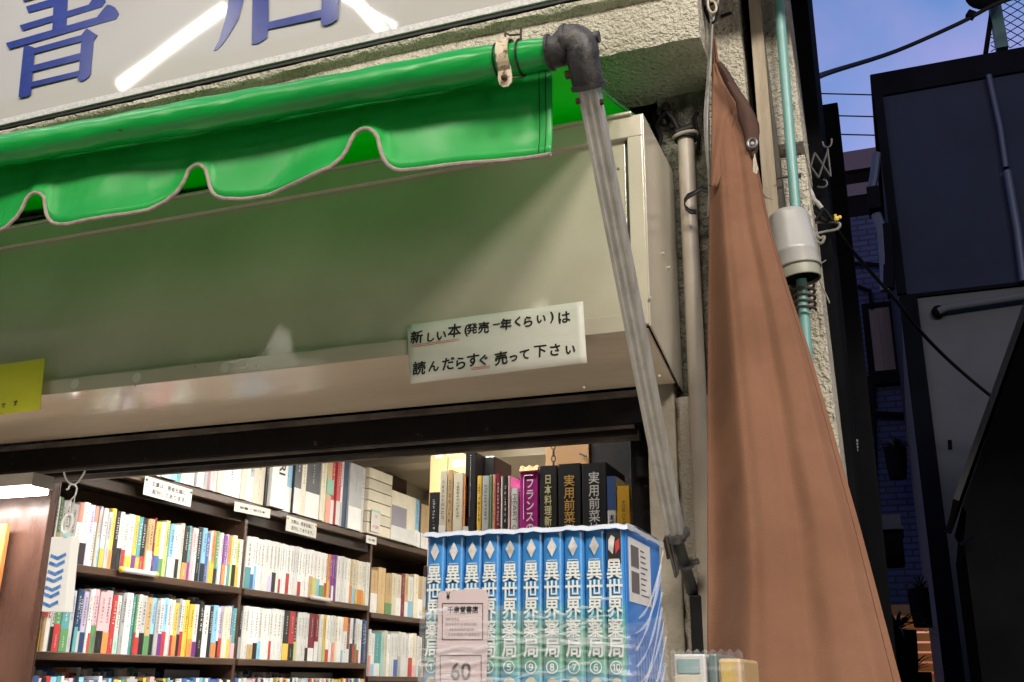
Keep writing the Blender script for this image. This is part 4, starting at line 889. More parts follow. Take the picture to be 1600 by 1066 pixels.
for i, (a, c, top, code, _, sp_, lb) in enumerate(CK):
    dy = .0 if sp_ != 'dots' else .035
    if 745 < a < 770: dy = -.0
    q0_, q1_ = aY(a, top, CY+dy), aY(c, top, CY+dy); t = q1_.x-q0_.x-.0006; h_ = q0_.z-cz
    if sp_ == 'dots':
        t = aY(744, top, CY).x-q0_.x
    o = (q0_.x, CY+(.035 if a < 735 else 0)*0, cz+.0005)
    m_ = r_.choice(BM[code[0]]) if code[0] != 'y' or sp_ != 'RO' else mat('amber_cover', (.72, .40, .03), None, rough=.4)
    ob = solid_book(o, t, .2 if h_ > .2 else .15, h_, XV, YV, 'cookery_book' if sp_ in ('FR', 'NI', 'JG', 'JW') else 'paperback', m_, hard=sp_ in ('JG', 'JW', 'NI'))
    if not lb:
        nm = PAL[code[0]][1]; lb = 'slim %s book beside %s one on the display shelf' % (nm, PAL[CK[i-1][3][0]][1])
    tag(ob, uniq(lb, ['%s from the left' % ordw(i)]), 'book', 'books on the display shelf')
    fy = CY-.0012; cx = q0_.x+t/2
    def word(s_, ctr, w_, h2, m2, bold=.02, rot=False, par=ob):
        b = MB()
        if rot: text_into(b, s_, ctr, -ZV, XV, w=w_, h=h2, bold=bold)
        else: text_into(b, '\n'.join(s_), ctr, XV, ZV, w=w_, h=h2, bold=bold)
        b.build('spine_writing', m2, par)
    if sp_ == 'FR':
        word('フランスの', (cx+.004, fy, cz+h_-.022-.078), .022, .145, BM['w'][0], .015)
        b = MB(); zt_ = cz+h_-.016; b.tube([(cx-.014, fy, zt_-.12), (cx-.014, fy, zt_-.004), (cx-.011, fy, zt_), (cx+.014, fy, zt_)], .0009, 5); b.build('title_frame', BM['w'][0], ob)
        MB().grid([[Vector((q0_.x+t*j/8, CY-.002+.004*k, cz+h_-.004+.007*k+.0016*math.sin(j*1.9)*k)) for j in range(9)] for k in range(3)][::-1]).build('torn_top', cardb, ob, solid=.004)
    if sp_ == 'NI': word('日本料理新技術', (cx, fy, cz+h_-.018-.105), .021, .195, pyel, .012)
    if sp_ == 'JG': word('実用前菜料理', (cx, fy, cz+h_-.028-.1), .031, .196, gold, .012)
    if sp_ == 'JW': word('実用前菜技法', (cx, fy, cz+h_-.020-.105), .031, .203, BM['w'][0], .012)
    if sp_ == 'HEART': word('HEART OF', (cx, fy, cz+h_-.075), .115, .013, inkg, .0, True)
    if sp_ == 'RO': word('ROSE CARRARINI', (cx, fy, cz+h_-.09), .10, .008, ink, .0, True)
    if sp_ == 'HO': spine_extras(ob, o, t, h_, XV, YV, 'w', 'b', True, r_, .40, wr=False); word('本格派の', (cx, fy, cz+.085), .014, .07, ink, .03)
    if sp_ == 'dots':
        b = MB()
        for k in range(26): b.ball((q0_.x+t*.5, CY-.0005, cz+h_-.008-k*.0068), .0014, 5)
        b.build('dot_row', BM['w'][0], ob)
        MB().box(q0_.x+t+.0003, aY(771, top, CY+.05).x, CY+.06, CY+.2, cz+.001, cz+h_).build('cover_board', BM['k'][0], ob, bevel=.004)
    if sp_ == '': spine_extras(ob, o, t, h_, XV, YV, code[0], code[1], len(code) > 2, r_, wr=t > .007)
q = aY(986, 800, 2.6)
tag(MB().prism([(q.x-.004, CY-.004, cz+.001), (q.x+.014, CY-.004, cz+.001), (q.x+.013, CY-.004, cz+.11), (q.x+.004, CY-.004, cz+.118), (q.x-.002, CY-.004, cz+.11)], (0, .14, 0)).build('wooden_bookend', mat('bookend_wood', (.2, .12, .06), (.14, .08, .04), 12, .5)), 'small brown wooden bookend right of the amber book', 'bookend')
for k, (a, c, t_, s_) in enumerate(((673, 700, 698, 'upper cardboard box stacked behind the display shelf'), (700, 735, 712, 'lower cardboard box stacked behind the display shelf'))):
    p0, p1 = aY(a, t_, 3.6), aY(c, t_, 3.6)
    o_ = thing('cardboard_box', s_, 'box', (p0.x, 3.7, cz), 'cardboard boxes behind the display shelf')
    MB().box(p0.x, p1.x-.002, 3.6, 3.85, cz+.05, p0.z).build('carton', cardb, o_, bevel=.003); MB().box(p0.x+.02, p1.x-.022, 3.5985, 3.5995, p0.z-.05, p0.z-.02).build('tape', paper, o_)
p0, p1 = aY(852, 676, 2.95), aY(921, 735, 2.95)
bd_ = thing('hanging_board', 'brown wooden board hung by a black chain above the cookery books', 'board', (p0.x, 2.95, p1.z))
MB().box(p0.x, p1.x, 2.95, 2.97, p1.z-.1, 2.45).build('board', boardbr, bd_, bevel=.003)
cx_ = aY(864, 700, 2.92)
b = MB(); z = 2.4; k = 0
while z > p1.z-.1:
    ax2 = XV if k % 2 else YV
    b.tube([Vector((cx_.x, 2.925, z)) + ax2*.006*math.cos(a) + ZV*.012*math.sin(a) for a in [R(q_) for q_ in range(0, 361, 45)]], .0022, 5); z -= .0195; k += 1
b.build('chain', blackr, bd_)
MB().tube([aY(906, 709, 2.94), aY(916, 713, 2.93)], .003, 6).build('nail', blackr, bd_)
dk = thing('dark_partition', 'black cabinet in the shop right of the brown board', 'partition', (-.7, 3.0, .05))  # black block filling the dark stretch of the interior
p0 = aY(922, 700, 2.96); MB().box(p0.x, -.37, 2.96, 3.5, .06, 2.55).build('body', steelb, dk, bevel=.004)
p0, p1 = aY(988, 755, 2.55), aY(1015, 755, 2.55); MB().box(p0.x, p1.x, 2.535, 2.66, 1.2, p0.z).build('side_box', steelb, dk, bevel=.006)
# ---- ceiling tubes
def ceiling_light(x, y, label):
    t = thing('ceiling_light', label, 'lamp', (x, y, 2.6), 'fluorescent ceiling lights in the shop')
    MB().box(x-.09, x+.09, y-.6, y+.6, 2.575, 2.619).build('frame', whitep, t, bevel=.004); MB().tube([(x, y-.56, 2.56), (x, y+.56, 2.56)], .014, 12).build('tube', glow, t, smooth=True)
    ld = bpy.data.lights.new('tube_light', 'AREA'); ld.shape = 'RECTANGLE'; ld.size = .12; ld.size_y = 1.1; ld.energy = ROOM_W; ld.color = (1, .96, .88)
    lo = bpy.data.objects.new('tube_light', ld); C.objects.link(lo); attach(lo, t); lo.location = (x, y, 2.54)
ceiling_light(-1.35, 3.2, 'fluorescent ceiling light nearest the shop front'); ceiling_light(-1.35, 4.75, 'fluorescent ceiling light at the back of the shop')
t = thing('ceiling_light', 'added hidden crosswise tube light just behind the lintel', 'lamp', (-1.5, 2.53, 2.6), 'fluorescent ceiling lights in the shop')  # hidden light added to brighten the books on the display shelf
MB().box(-2.1, -.9, 2.503, 2.56, 2.59, 2.619).build('frame', whitep, t, bevel=.004); MB().tube([(-2.05, 2.53, 2.575), (-.95, 2.53, 2.575)], .013, 12).build('tube', glow, t, smooth=True)
ld = bpy.data.lights.new('tube_light', 'AREA'); ld.shape = 'RECTANGLE'; ld.size = 1.1; ld.size_y = .04; ld.energy = 28; ld.color = (1, .96, .88)
lo = bpy.data.objects.new('tube_light', ld); C.objects.link(lo); attach(lo, t); lo.location = (-1.5, 2.53, 2.558)
p = aY(808, 692, 4.4)
tag(MB().ball((p.x, 4.4, 2.60), .045, 14, .5).build('ceiling_lamp', glow, smooth=True), 'small round white lamp on the shop ceiling', 'lamp')
# ---- lamp at the left under the lintel
lz = aY(50, 757, 2.19).z; lx = aY(50, 757, 2.19).x
fx = thing('bookcase_lamp', 'white fluorescent lamp fixture under the lintel at far left', 'lamp', (lx-.5, 2.22, lz))
MB().box(lx-1.1, lx, 2.19, 2.262, lz, lz+.035).build('housing', mat('aged_white_enamel', (.55, .52, .46), (.48, .45, .39), 9, .4), fx, bevel=.002)
MB().box(lx, lx+.004, 2.188, 2.264, lz-.004, lz+.034).build('end_cap', bootm, fx, bevel=.001)
MB().box(lx-1.09, lx-.003, 2.193, 2.259, lz-.020, lz-.0005).build('diffuser', glow, fx, bevel=.004)
ld = bpy.data.lights.new('tube_light', 'AREA'); ld.shape = 'RECTANGLE'; ld.size = 1.05; ld.size_y = .05; ld.energy = CASE_W; ld.color = (1, .97, .92)
lo = bpy.data.objects.new('tube_light', ld); C.objects.link(lo); attach(lo, fx); lo.location = (lx-.55, 2.226, lz-.022)
# ---- chevron tag on its hook
TY = 2.12
tg = thing('hanging_tag', 'white plastic tag with blue chevrons hung on a white hook under the lintel', 'tag', aY(95, 838, TY))
P = [aY(*q_, TY) for q_ in ((80, 839), (112, 838), (101, 957), (64.5, 956))]
bd_ = MB().prism([P[0], P[1], P[2], P[3]], (.012, .016, 0)).build('plate', whitep, tg, bevel=.002)
b = MB()
for k, y in enumerate((640, 692, 755, 806, 870, 918, 985)):
    yy = 730+y/4.6375; cxp = 91.5-12.5*(k/6)-.5
    pts = [(cxp-13+2, yy-2.5), (cxp-1, yy+2), (cxp+12, yy-4.5), (cxp+12.5, yy+.5), (cxp-1, yy+7.5), (cxp-13, yy+2.5)]
    b.prism([aY(x, y_, TY-.001) for x, y_ in pts], (0, -.0004, 0))
b.build('chevron', chev, bd_)
b = MB(); rc = aY(105.5, 818, TY)
MB().tube([rc+Vector((math.cos(a)*.0135+math.sin(a)*.004, .004*math.cos(a), math.sin(a)*.024)) for a in [R(k) for k in range(0, 361, 15)]], .0030, 8).build('ring', whitep, tg, smooth=True)
wire([(117, 776), (119, 770), (120, 762), (115, 757), (109, 759), (107, 764), (104, 765)], TY+.01, .0022, whitep, tg, 'hook')
wire([(117, 775), (110, 782), (104, 790), (104, 800), (108, 808)], TY+.005, .0018, clearp, tg, 'hook')
wire([(117, 775), (115, 790), (112, 800), (108, 806)], TY+.005, .0015, clearp, tg, 'hook')
wire([(100, 738), (104, 750), (113, 757), (120, 755), (128, 745), (133, 736)], TY+.08, .0026, whitep, tg, 'cord')
MB().box(rc.x-.006, rc.x+.006, TY-.003, TY+.012, P[0].z-.004, P[0].z+.008).build('tab', mat('pale_aqua_plastic', (.4, .68, .68), None, rough=.3), tg, bevel=.002)
# ------------------------------------------------------------------ blue volumes in cling film on the outdoor table
BY = .85
zt_ = aY(813, 832, BY).z; bh = .184; zb_ = zt_-bh; bd_ep = .132
def grad_blue():
    m = bpy.data.materials.new('blue_volume_cover'); m.use_nodes = True; n = m.node_tree.nodes; l = m.node_tree.links; b = n['Principled BSDF']
    co = n.new('ShaderNodeTexCoord'); sx = n.new('ShaderNodeSeparateXYZ'); l.new(co.outputs['Object'], sx.inputs[0])
    q = n.new('ShaderNodeMapRange'); q.inputs[1].default_value = 0; q.inputs[2].default_value = bh; l.new(sx.outputs['Z'], q.inputs[0])
    ns = n.new('ShaderNodeTexNoise'); ns.inputs['Scale'].default_value = 45; l.new(co.outputs['Object'], ns.inputs[0])
    ad = n.new('ShaderNodeMath'); ad.operation = 'MULTIPLY_ADD'; ad.inputs[1].default_value = .12; l.new(ns.outputs['Fac'], ad.inputs[0]); l.new(q.outputs[0], ad.inputs[2])
    rp = n.new('ShaderNodeValToRGB'); e_ = rp.color_ramp.elements; e_[0].position = .27; e_[0].color = (.42, .45, .05, 1); e_[1].position = .31; e_[1].color = (.09, .31, .58, 1)
    for p_, c_ in ((.36, (.09, .32, .58, 1)), (.48, (.10, .34, .21, 1)), (.62, (.09, .32, .27, 1)), (.74, (.045, .235, .56, 1)), (1, (.04, .22, .55, 1))):
        k = e_.new(p_); k.color = c_
    l.new(ad.outputs[0], rp.inputs[0]); l.new(rp.outputs[0], b.inputs['Base Color']); b.inputs['Roughness'].default_value = .3; b.inputs['Coat Weight'].default_value = .4
    return m
bluem = grad_blue()
bluep = mat('blue_cover_board', (.055, .26, .72), (.05, .23, .66), 12, .3, .5, coat=.3)
silver = mat('silver_emblem', (.62, .60, .58), (.35, .34, .33), 90, .35, .5)
pale = mat('cream_print_patch', (.62, .56, .42), (.45, .38, .27), 70, .5)
edges = [667.5, 696, 724.6, 753, 781.5, 814.5, 848.5, 880.5, 912.5, 946, 975.5]
NUMS = ['①', '②', '③', '④', '⑤', '⑨', '⑧', '⑦', '⑥', '⑩']; WRD = ['one', None, None, 'four', 'five', 'nine', 'eight', 'seven', 'six', 'ten']
XE = [aY(e_, 835, BY).x for e_ in edges]
halo = mat('pale_green_halo', (.34, .58, .62), None, rough=.5)
for i in range(10):
    t = XE[i+1]-XE[i]-.0007; hh = bh + (.0018 if i > 4 else -.0004*(i % 2)); o = Vector((XE[i], BY+(.0 if i < 5 else -.002)+.0008*(i % 3), zb_))
    c = .0028; sec = []
    for k in range(7):
        a = math.pi*(1-k/6); sec.append(o+XV*(t/2+t/2*math.cos(a))+YV*(.0035-.0035*math.sin(a)))
    sec += [o+XV*t+YV*bd_ep, o+YV*bd_ep]
    ob = MB().prism(sec, ZV*hh).build('blue_volume', bluem, origin=(XE[i]+t/2, BY+.066, zb_), smooth=True)
    lb = 'blue wrapped volume with the circled number %s on its spine' % WRD[i] if WRD[i] else ('blue wrapped volume second from left partly behind the pink price slip' if i == 1 else 'blue wrapped volume third from left with its number behind the pink slip')
    tag(ob, lb, 'book', 'shrink wrapped set of blue volumes')
    fy = o.y-.0012; cx = XE[i]+t/2
    b = MB(); zz_ = zt_-.0142
    if i < 9:
        b.prism([(cx-.0042, fy, zz_), (cx, fy, zz_-.0082), (cx+.0042, fy, zz_), (cx, fy, zz_+.0082)], (0, .0006, 0)); b.box(cx-.0045, cx+.0045, fy, fy+.0005, zz_-.0115, zz_-.0108); b.build('emblem', silver, ob)
    else:
        MB().box(cx-t*.36, cx+t*.38, fy, fy+.0006, zt_-.030, zt_-.003).build('black_patch', BM['k'][0], ob)
        b.prism([(cx-.0045, fy-.0004, zt_-.010), (cx-.002, fy-.0004, zt_-.006), (cx+.001, fy-.0004, zt_-.008), (cx+.0002, fy-.0004, zt_-.014), (cx-.001, fy-.0004, zt_-.022), (cx-.0048, fy-.0004, zt_-.018)], (0, .0003, 0)); b.box(cx-.0045, cx+.0045, fy-.0004, fy, zt_-.0275, zt_-.0260); b.build('emblem', silver, ob)
        MB().prism([(cx+.0012, fy-.0004, zt_-.012), (cx+.0048, fy-.0004, zt_-.009), (cx+.005, fy-.0004, zt_-.017), (cx+.0015, fy-.0004, zt_-.022)], (0, .0003, 0)).build('red_mark', BM['r'][0], ob)
    b = MB(); b2 = MB(); ztop = zt_-.0267
    for k, ch in enumerate('異世界薬局'):
        text_into(b, ch, (cx, fy-.0003, ztop-.008-k*.0157), XV, ZV, w=.0130, h=.0152, bold=.012)
        text_into(b2, ch, (cx, fy, ztop-.008-k*.0157), XV, ZV, w=.0139, h=.0161, bold=.036)
    b.build('title', BM['w'][0], ob); b2.build('title_outline', halo if True else None, ob)
    b = MB(); text_into(b, NUMS[i], (cx, fy-.0003, zt_-.113), XV, ZV, w=.0105, h=.0105, bold=.006); b.build('volume_number', BM['w'][0], ob)
    b = MB(); zc = zt_-.137   # plain pale patch where the cover picture sits
    b.prism([(cx+t*.42*math.cos(a), fy+.0004, zc+.016*math.sin(a)) for a in [R(q_) for q_ in range(0, 360, 20)]], (0, .0005, 0)); b.build('pale_patch', pale, ob)
# back cover of the last volume: blue board with a white strip of barcodes
oy = BY-.002; xr2 = XE[10]
last = ob
cbp = MB().box(xr2-.0005, xr2+.0006, oy+.003, oy+bd_ep, zb_, zt_+.0018).build('back_cover', bluep, last)
MB().box(xr2+.0007, xr2+.0011, oy+.012, oy+.09, zt_-.060, zt_-.006).build('barcode_panel', BM['w'][0], cbp)
b = MB(); r_ = random.Random(5)
for z0 in (zt_-.030, zt_-.052):
    y = oy+.018
    while y < oy+.044:
        w_ = r_.choice((.0006, .001, .0016)); b.box(xr2+.0012, xr2+.0015, y, y+w_, z0, z0+.018); y += w_+r_.choice((.0008, .0012))
for k in range(9): b.box(xr2+.0012, xr2+.0015, oy+.052, oy+.052+r_.uniform(.012, .03), zt_-.014-k*.0048, zt_-.0131-k*.0048)
b.build('barcode', inkg, cbp)
b = MB()
for k in range(9):
    yk = oy+.03+k*.010; b.box(xr2+.0007, xr2+.0010, yk, yk+.0022, zb_+.01, zt_-.085-.004*(k % 3))
b.build('blurb_column', BM['b'][2], cbp)
# cling film wrap
wr = thing('cling_film_wrap', 'crinkled clear cling film wound round the lower part of the blue volumes', 'plastic wrap', ((XE[0]+XE[10])/2, BY+.06, zb_))
per = [(XE[0]-.003, BY+bd_ep), (XE[0]-.003, BY-.003)] + [(XE[0]+(XE[10]-XE[0])*k/30, BY-.0055) for k in range(31)] + [(XE[10]+.0035, BY-.003)] + [(XE[10]+.0042, BY+bd_ep*k/12) for k in range(1, 13)]
rows = []
for i in range(40):
    z = zb_-.001+i*.0029; row = []
    for j, (x, y) in enumerate(per):
        zz_ = z + .010*math.sin(j*.11+.4)*(i/39) + (.020*(j-32)/14*(i/39) if j > 32 else 0)
        s_ = .0011*math.sin(zz_*900+j*.32)+.0008*math.sin(zz_*1700-j*.21+1)
        row.append(Vector((x+(s_ if j > 32 else 0), y-(s_ if 1 < j <= 32 else 0), zz_)))
    rows.append(row)
MB().grid(rows[::-1]).build('film_sheet', film, wr, smooth=True)
rows = []
for z, g_ in ((zt_-.0012, .0), (zt_+.0016, .0015), (zt_+.0036, .006)):
    rows.append([Vector((x+(.0 if 1 < j < 33 else .0), y+g_*(1 if j <= 32 else .2), z+.0006*math.sin(j*1.1)+.0005*math.sin(j*2.7))) for j, (x, y) in enumerate(per)])
rows.append([Vector((x, BY+.03, zt_+.004+.001*math.sin(j))) for j, (x, y) in enumerate(per)])
MB().grid(rows[::-1]).build('top_film', mat('milky_film', (.50, .54, .60), None, rough=.3), wr, smooth=True)
b = MB()
for k in range(9):                                                    # gathered ridges of the film
    z0 = zb_+.112-k*.0135+rnd.uniform(-.003, .003); x0 = XE[0]+(.10 if k < 2 else 0.0)*rnd.uniform(.4, 1); x1 = XE[10]-rnd.uniform(0, .05)
    pts = [Vector((x0+(x1-x0)*q_/14, BY-.0078+.0005*math.sin(q_*2+k), z0+.017*q_/14-.004*math.sin(q_/14*math.pi)+.0015*math.sin(q_*1.7+k))) for q_ in range(15)]
    b.tube(pts, [.0002+.0012*abs(math.sin(q_*.9+k*1.3)) for q_ in range(15)], 6)
for k in range(8):
    y0 = BY+.004+rnd.uniform(0, .02); z0 = zb_+.02+k*.013; pts = [Vector((XE[10]+.0062, y0+(bd_ep-.03)*q_/8, z0+(.055+.012*(k % 3))*q_/8-.012*math.sin(q_/8*math.pi))) for q_ in range(9)]
    b.tube(pts, [.0002+.0011*abs(math.sin(q_*.8+k)) for q_ in range(9)], 6)
filmr = bpy.data.materials.new('film_ridge'); filmr.use_nodes = True
_n = filmr.node_tree.nodes; _t = _n.new('ShaderNodeBsdfTransparent'); _m = _n.new('ShaderNodeMixShader'); _m.inputs[0].default_value = .20
_n['Principled BSDF'].inputs['Base Color'].default_value = (.85, .87, .9, 1); _n['Principled BSDF'].inputs['Roughness'].default_value = .2
filmr.node_tree.links.new(_t.outputs[0], _m.inputs[1]); filmr.node_tree.links.new(_n['Principled BSDF'].outputs[0], _m.inputs[2]); filmr.node_tree.links.new(_m.outputs[0], _n['Material Output'].inputs[0])
b.build('film_ridge', filmr, wr, smooth=True)
# pink price slip under the film
PY = BY-.0048
ps = thing('price_slip', 'pink printed price slip tucked under the cling film on the blue volumes', 'price tag', aY(722, 1000, PY))
sl = lambda x, y, d=0: aY(660+x/6.42, 900+y/6.42, PY-d)
out = [(160, 180), (175, 158), (260, 148), (340, 146), (430, 133), (520, 130), (590, 130), (640, 150), (660, 190), (650, 640), (640, 1250), (120, 1250), (140, 760), (150, 560)]
MB().prism([sl(*p_) for p_ in out], (0, .0006, 0)).build('slip', tagm, ps)
b = MB()
def rect(x0, y0, x1, y1):
    for a, c in (((x0, y0), (x1, y0)), ((x1, y0), (x1, y1)), ((x1, y1), (x0, y1)), ((x0, y1), (x0, y0))): b.beam(sl(*a, .0004), sl(*c, .0004), .0003, .00035, YV)
rect(200, 275, 605, 638); rect(180, 795, 590, 1240)
text_into(b, '¥', sl(258, 200, .0004), XV, ZV, w=.0035, h=.0068, bold=.02)
text_into(b, '千章堂書店', sl(405, 340, .0004), XV, ZV, w=.029, h=.0066, bold=.02)
b.build('printing', ink, ps)
b = MB()
for y, x0, x1 in ((435, 240, 370), (485, 230, 545), (540, 275, 530), (585, 230, 570)):
    x = x0
    while x < x1: w_ = rnd.uniform(10, 22); b.prism([sl(x, y-14, .0004), sl(x+w_, y-14, .0004), sl(x+w_, y+rnd.uniform(-2, 14), .0004), sl(x, y+10, .0004)], (0, .0001, 0)); x += w_+rnd.uniform(6, 14)
b.build('small_print', mat('faded_ink', (.36, .30, .31), None, rough=.6), ps)
b = MB(); text_into(b, '60', sl(385, 955, .0004), XV, ZV, w=.0185, h=.0150, bold=.012); b.build('number', inkg, ps)
# second stack and the table below
tb = thing('display_table', 'plain wooden table carrying the wrapped blue volumes before the shop', 'table', (-.35, 1.0, 0))
MB().box(-.62, .02, .78, 1.25, zb_-.03, zb_-.002).build('tabletop', panelw, tb, bevel=.004)
for x in (-.6, -.02):
    for y in (.8, 1.21): MB().box(x-.02, x+.02, y, y+.04, 0, zb_-.031).build('leg', panelw, tb)
SY2 = 1.02
q0_, q1_ = aY(1052, 1022, SY2), aY(1103, 1020, SY2)
s2 = thing('wrapped_book', 'pale teal cover book in clear wrap beside the blue volumes', 'book', (q0_.x, SY2, zb_))
MB().box(q0_.x, q1_.x-.001, SY2, SY2+.12, zb_, q0_.z).build('cover', BM['w'][1], s2, bevel=.002)
p0, p1 = aY(1058, 1030, SY2-.001), aY(1094, 1052, SY2-.001)
MB().box(p0.x, p1.x, SY2-.0012, SY2-.0002, p1.z, p0.z).build('cover_picture', mat('teal_grey_print', (.22, .36, .35), (.32, .42, .42), 40, .4), s2)
p0, p1 = aY(1054, 1056, SY2-.001), aY(1097, 1075, SY2-.001); MB().box(p0.x, p1.x, SY2-.0012, SY2-.0002, p1.z-.02, p0.z).build('title_panel', BM['c'][0], s2)
q0_, q1_ = aY(1106, 1021, SY2), aY(1119, 1021, SY2)
s3 = tag(MB().box(q0_.x, q1_.x, SY2+.002, SY2+.12, zb_, q0_.z).build('slim_book', mat('grey_green_cover', (.10, .16, .14), None, rough=.3), bevel=.002), 'slim dark green book standing in clear wrap between pale ones', 'book')
q0_, q1_ = aY(1121, 1022, SY2), aY(1157, 1026, SY2)
s4 = thing('wrapped_book', 'tan book in crinkled clear plastic in front of the brown tarp', 'book', (q0_.x, SY2, zb_))
MB().box(q0_.x, q1_.x, SY2, SY2+.12, zb_, q0_.z-.004).build('cover', BM['a'][2], s4, bevel=.003)
p0, p1 = aY(1126, 1034, SY2-.001), aY(1150, 1090, SY2-.001); MB().box(p0.x, p1.x, SY2-.0012, SY2-.0002, p1.z, p0.z).build('cover_panel', BM['y'][1], s4)
x0, x1 = aY(1050, 1020, SY2).x, q1_.x+.003; rows = []
for i in range(10):
    rows.append([Vector((x0+(x1-x0)*j/24+(.004*i/9 if j == 24 else 0), SY2-.006-.0015*math.sin(j*1.7+i), zb_+(q0_.z+.003-zb_)*(1-i/9)+.002*math.sin(j*2.3)*(1-i/9))) for j in range(25)])
tag(MB().grid(rows).build('plastic_sleeve', film, smooth=True), 'clear crinkled plastic sleeve over the books beside the blue volumes', 'plastic wrap')
# ------------------------------------------------------------------ alley buildings beyond
NVY = 8.0
nb = thing('navy_building', 'dark navy rendered building across the alley with roof parapet and grey lower wall', 'building', (1.5, NVY+2, 0))
e0, e1 = aY(1365, 118, NVY), aY(1600, 75, NVY); zm = aY(1500, 452, NVY).z
MB().box(e0.x, 7, NVY, NVY+5, zm, e0.z-.22).build('wall', navy, nb)
MB().box(e0.x-.03, 7, NVY-.03, NVY+5, e0.z-.219, e0.z).build('parapet', navyd, nb, bevel=.01)
MB().box(e0.x, 7, NVY+.01, NVY+5, 0, zm-.03).build('lower_wall', greyw, nb)
MB().box(e0.x-.005, 7, NVY-.02, NVY+.02, zm-.029, zm-.001).build('ledge', navyd, nb)
MB().box(e0.x-.01, e0.x+.12, NVY-.06, NVY+.0, 0, zm-.031).build('pilaster', navyd, nb)
MB().box(e0.x-.02, e0.x+.05, NVY-.05, NVY-.0005, zm, e0.z-.22).build('corner_trim', navyd, nb)
dp = lambda *pts: [aY(x, y, NVY-.06) for x, y in pts]
MB().tube(dp((1545, 118), (1563, 200), (1572, 262)), .024, 10).build('drainpipe', pipen, nb, smooth=True)
MB().tube(dp((1574, 268), (1590, 360), (1600, 440)), .035, 10).build('drainpipe', pipen, nb, smooth=True)
MB().tube(dp((1466, 487), (1480, 481), (1640, 457)), .03, 10).build('ledge_pipe', greyw, nb, smooth=True)
q = aY(1466, 487, NVY-.03); MB().ball(q, .05, 10).build('pipe_end', navyd, nb, smooth=True)
q = aY(1487, 702, NVY-.0)
b = MB().tube([aY(1484, 688, NVY+.008), aY(1485, 702, NVY+.005)], .015, 6); b.build('wall_scar', navyd, nb)
rl = thing('roof_fence', 'green post and wire mesh fence on the navy building roof', 'fence', aY(1562, 82, NVY))
MB().beam(aY(1566, 78, NVY+.2), aY(1547, -30, NVY+.2), .09, .09).build('post', mat('dark_teal_post', (.02, .06, .065), None, rough=.5), rl)
MB().tube([aY(1540, 84, NVY+.2), aY(1551, 10, NVY+.2)], .02, 8).build('brace', navyd, rl)
b = MB()
def inside(x, y): return y < 78-(x-1566)*.183 and (x > 1562-(78-y)*.176 or (y > 30 and 1543+(84-y)*.15 < x)) and x < 1700 and y > -70
for k in range(-20, 40):
    for sx, sy in ((1.0, -.62), (1.0, .55)):
        x0, y0 = 1530, k*13+(-30 if sy > 0 else 40); run = []
        for t in range(0, 175, 3):
            x, y = x0+sx*t, y0+sy*t
            if inside(x, y): run.append((x, y))
        if len(run) > 2: b.tube([aY(*run[0], NVY+.3), aY(*run[-1], NVY+.3)], .0045, 4)
b.build('mesh', navyd, rl)
ds = thing('satellite_dish', 'dark satellite dish on the roof post above the navy building', 'dish', aY(1535, 5, NVY))
q = aY(1543, -14, NVY-.05); pts = []
b = MB(); rows = []
for i in range(6):
    r_i = .17*i/5; rows.append([q+Vector((math.cos(R(a))*r_i, -.10+.10*(i/5)**2-.03*math.cos(R(a)), math.sin(R(a))*r_i)) for a in range(0, 361, 15)])
b.grid(rows); b.build('reflector', navyd, ds, smooth=True, solid=.008)
MB().beam(aY(1514, 28, NVY-.4), aY(1520, 19, NVY-.4), .06, .05).build('receiver', navyd, ds)
tc_ = tag(wire([(1242, 136, 2.6), (1270, 124, 4), (1300, 112, 6), (1400, 80, 7.5), (1500, 36, 7.6), (1560, 5, 7.55), (1640, -20, 7.6)], 7, .017, cable, None, 'overhead_cable'), 'thick black overhead cable rising across the sky to the dish', 'cable')
for k, (y, s_) in enumerate(((147, 'uppermost of three thin wires between the dark roofs'), (181, 'middle of three thin wires between the dark roofs'), (210, 'lowest of three thin wires between the dark roofs'))):
    tag(MB().tube([aY(1270, y-1, 9), aY(1390, y+2, 9)], .007, 5).build('overhead_wire', cable), s_, 'wire', 'thin wires across the sky')
# blue tiled building closing the alley
TYB = 13.0
bl = thing('blue_tiled_building', 'blue tiled building closing the alley with dark window and amber lit ground floor', 'building', (0, TYB+1, 0))
tz = aY(1340, 241, TYB).z; gz = aY(1430, 945, TYB).z
MB().box(-3, 2.5, TYB, TYB+4, gz, tz-.9).build('wall', tiles, bl)
MB().box(-3, 2.5, TYB-.02, TYB+4, tz-.899, tz-.28).build('upper_band', navyd, bl); MB().box(-3, 2.5, TYB-.12, TYB+4, tz-.279, tz).build('cornice', pipen, bl)
MB().box(-3, 2.5, TYB-.05, TYB-.021, tz-.62, tz-.45).build('cornice', pipen, bl)
p0, p1 = aY(1346, 477, TYB), aY(1398, 585, TYB)
wn = MB().box(p0.x, p1.x+.1, TYB-.04, TYB-.003, p1.z, p0.z).build('window', navyd, bl)
MB().box(p0.x+.08, p1.x+.02, TYB-.045, TYB-.041, p1.z+.05, p0.z-.08).build('pane', mat('dim_glass', (.006, .007, .008), (.02, .02, .018), 3, .25, .3, stretch=(9, 1, .4)), wn)
MB().box(p0.x-.05, p1.x+.12, TYB-.12, TYB-.003, p1.z-.14, p1.z-.03).build('sill', navyd, wn)
b = MB(); z = .1
while z < gz-.15: b.box(-1.5, 2, TYB-.02-.01*(int(z*10) % 2), TYB+.1, z, z+.085); z += .11
b.build('lit_blind', blindm, bl); MB().box(-3, 2.5, TYB-.05, TYB+3, gz-.12, gz-.001).build('fascia', boardbr, bl)
for y_ in (415, 648):
    MB().tube([aY(1330, y_-3, TYB-.1), aY(1440, y_+3, TYB-.1)], .03 if y_ != 648 else .04, 6).build('pipe', navyd, bl)
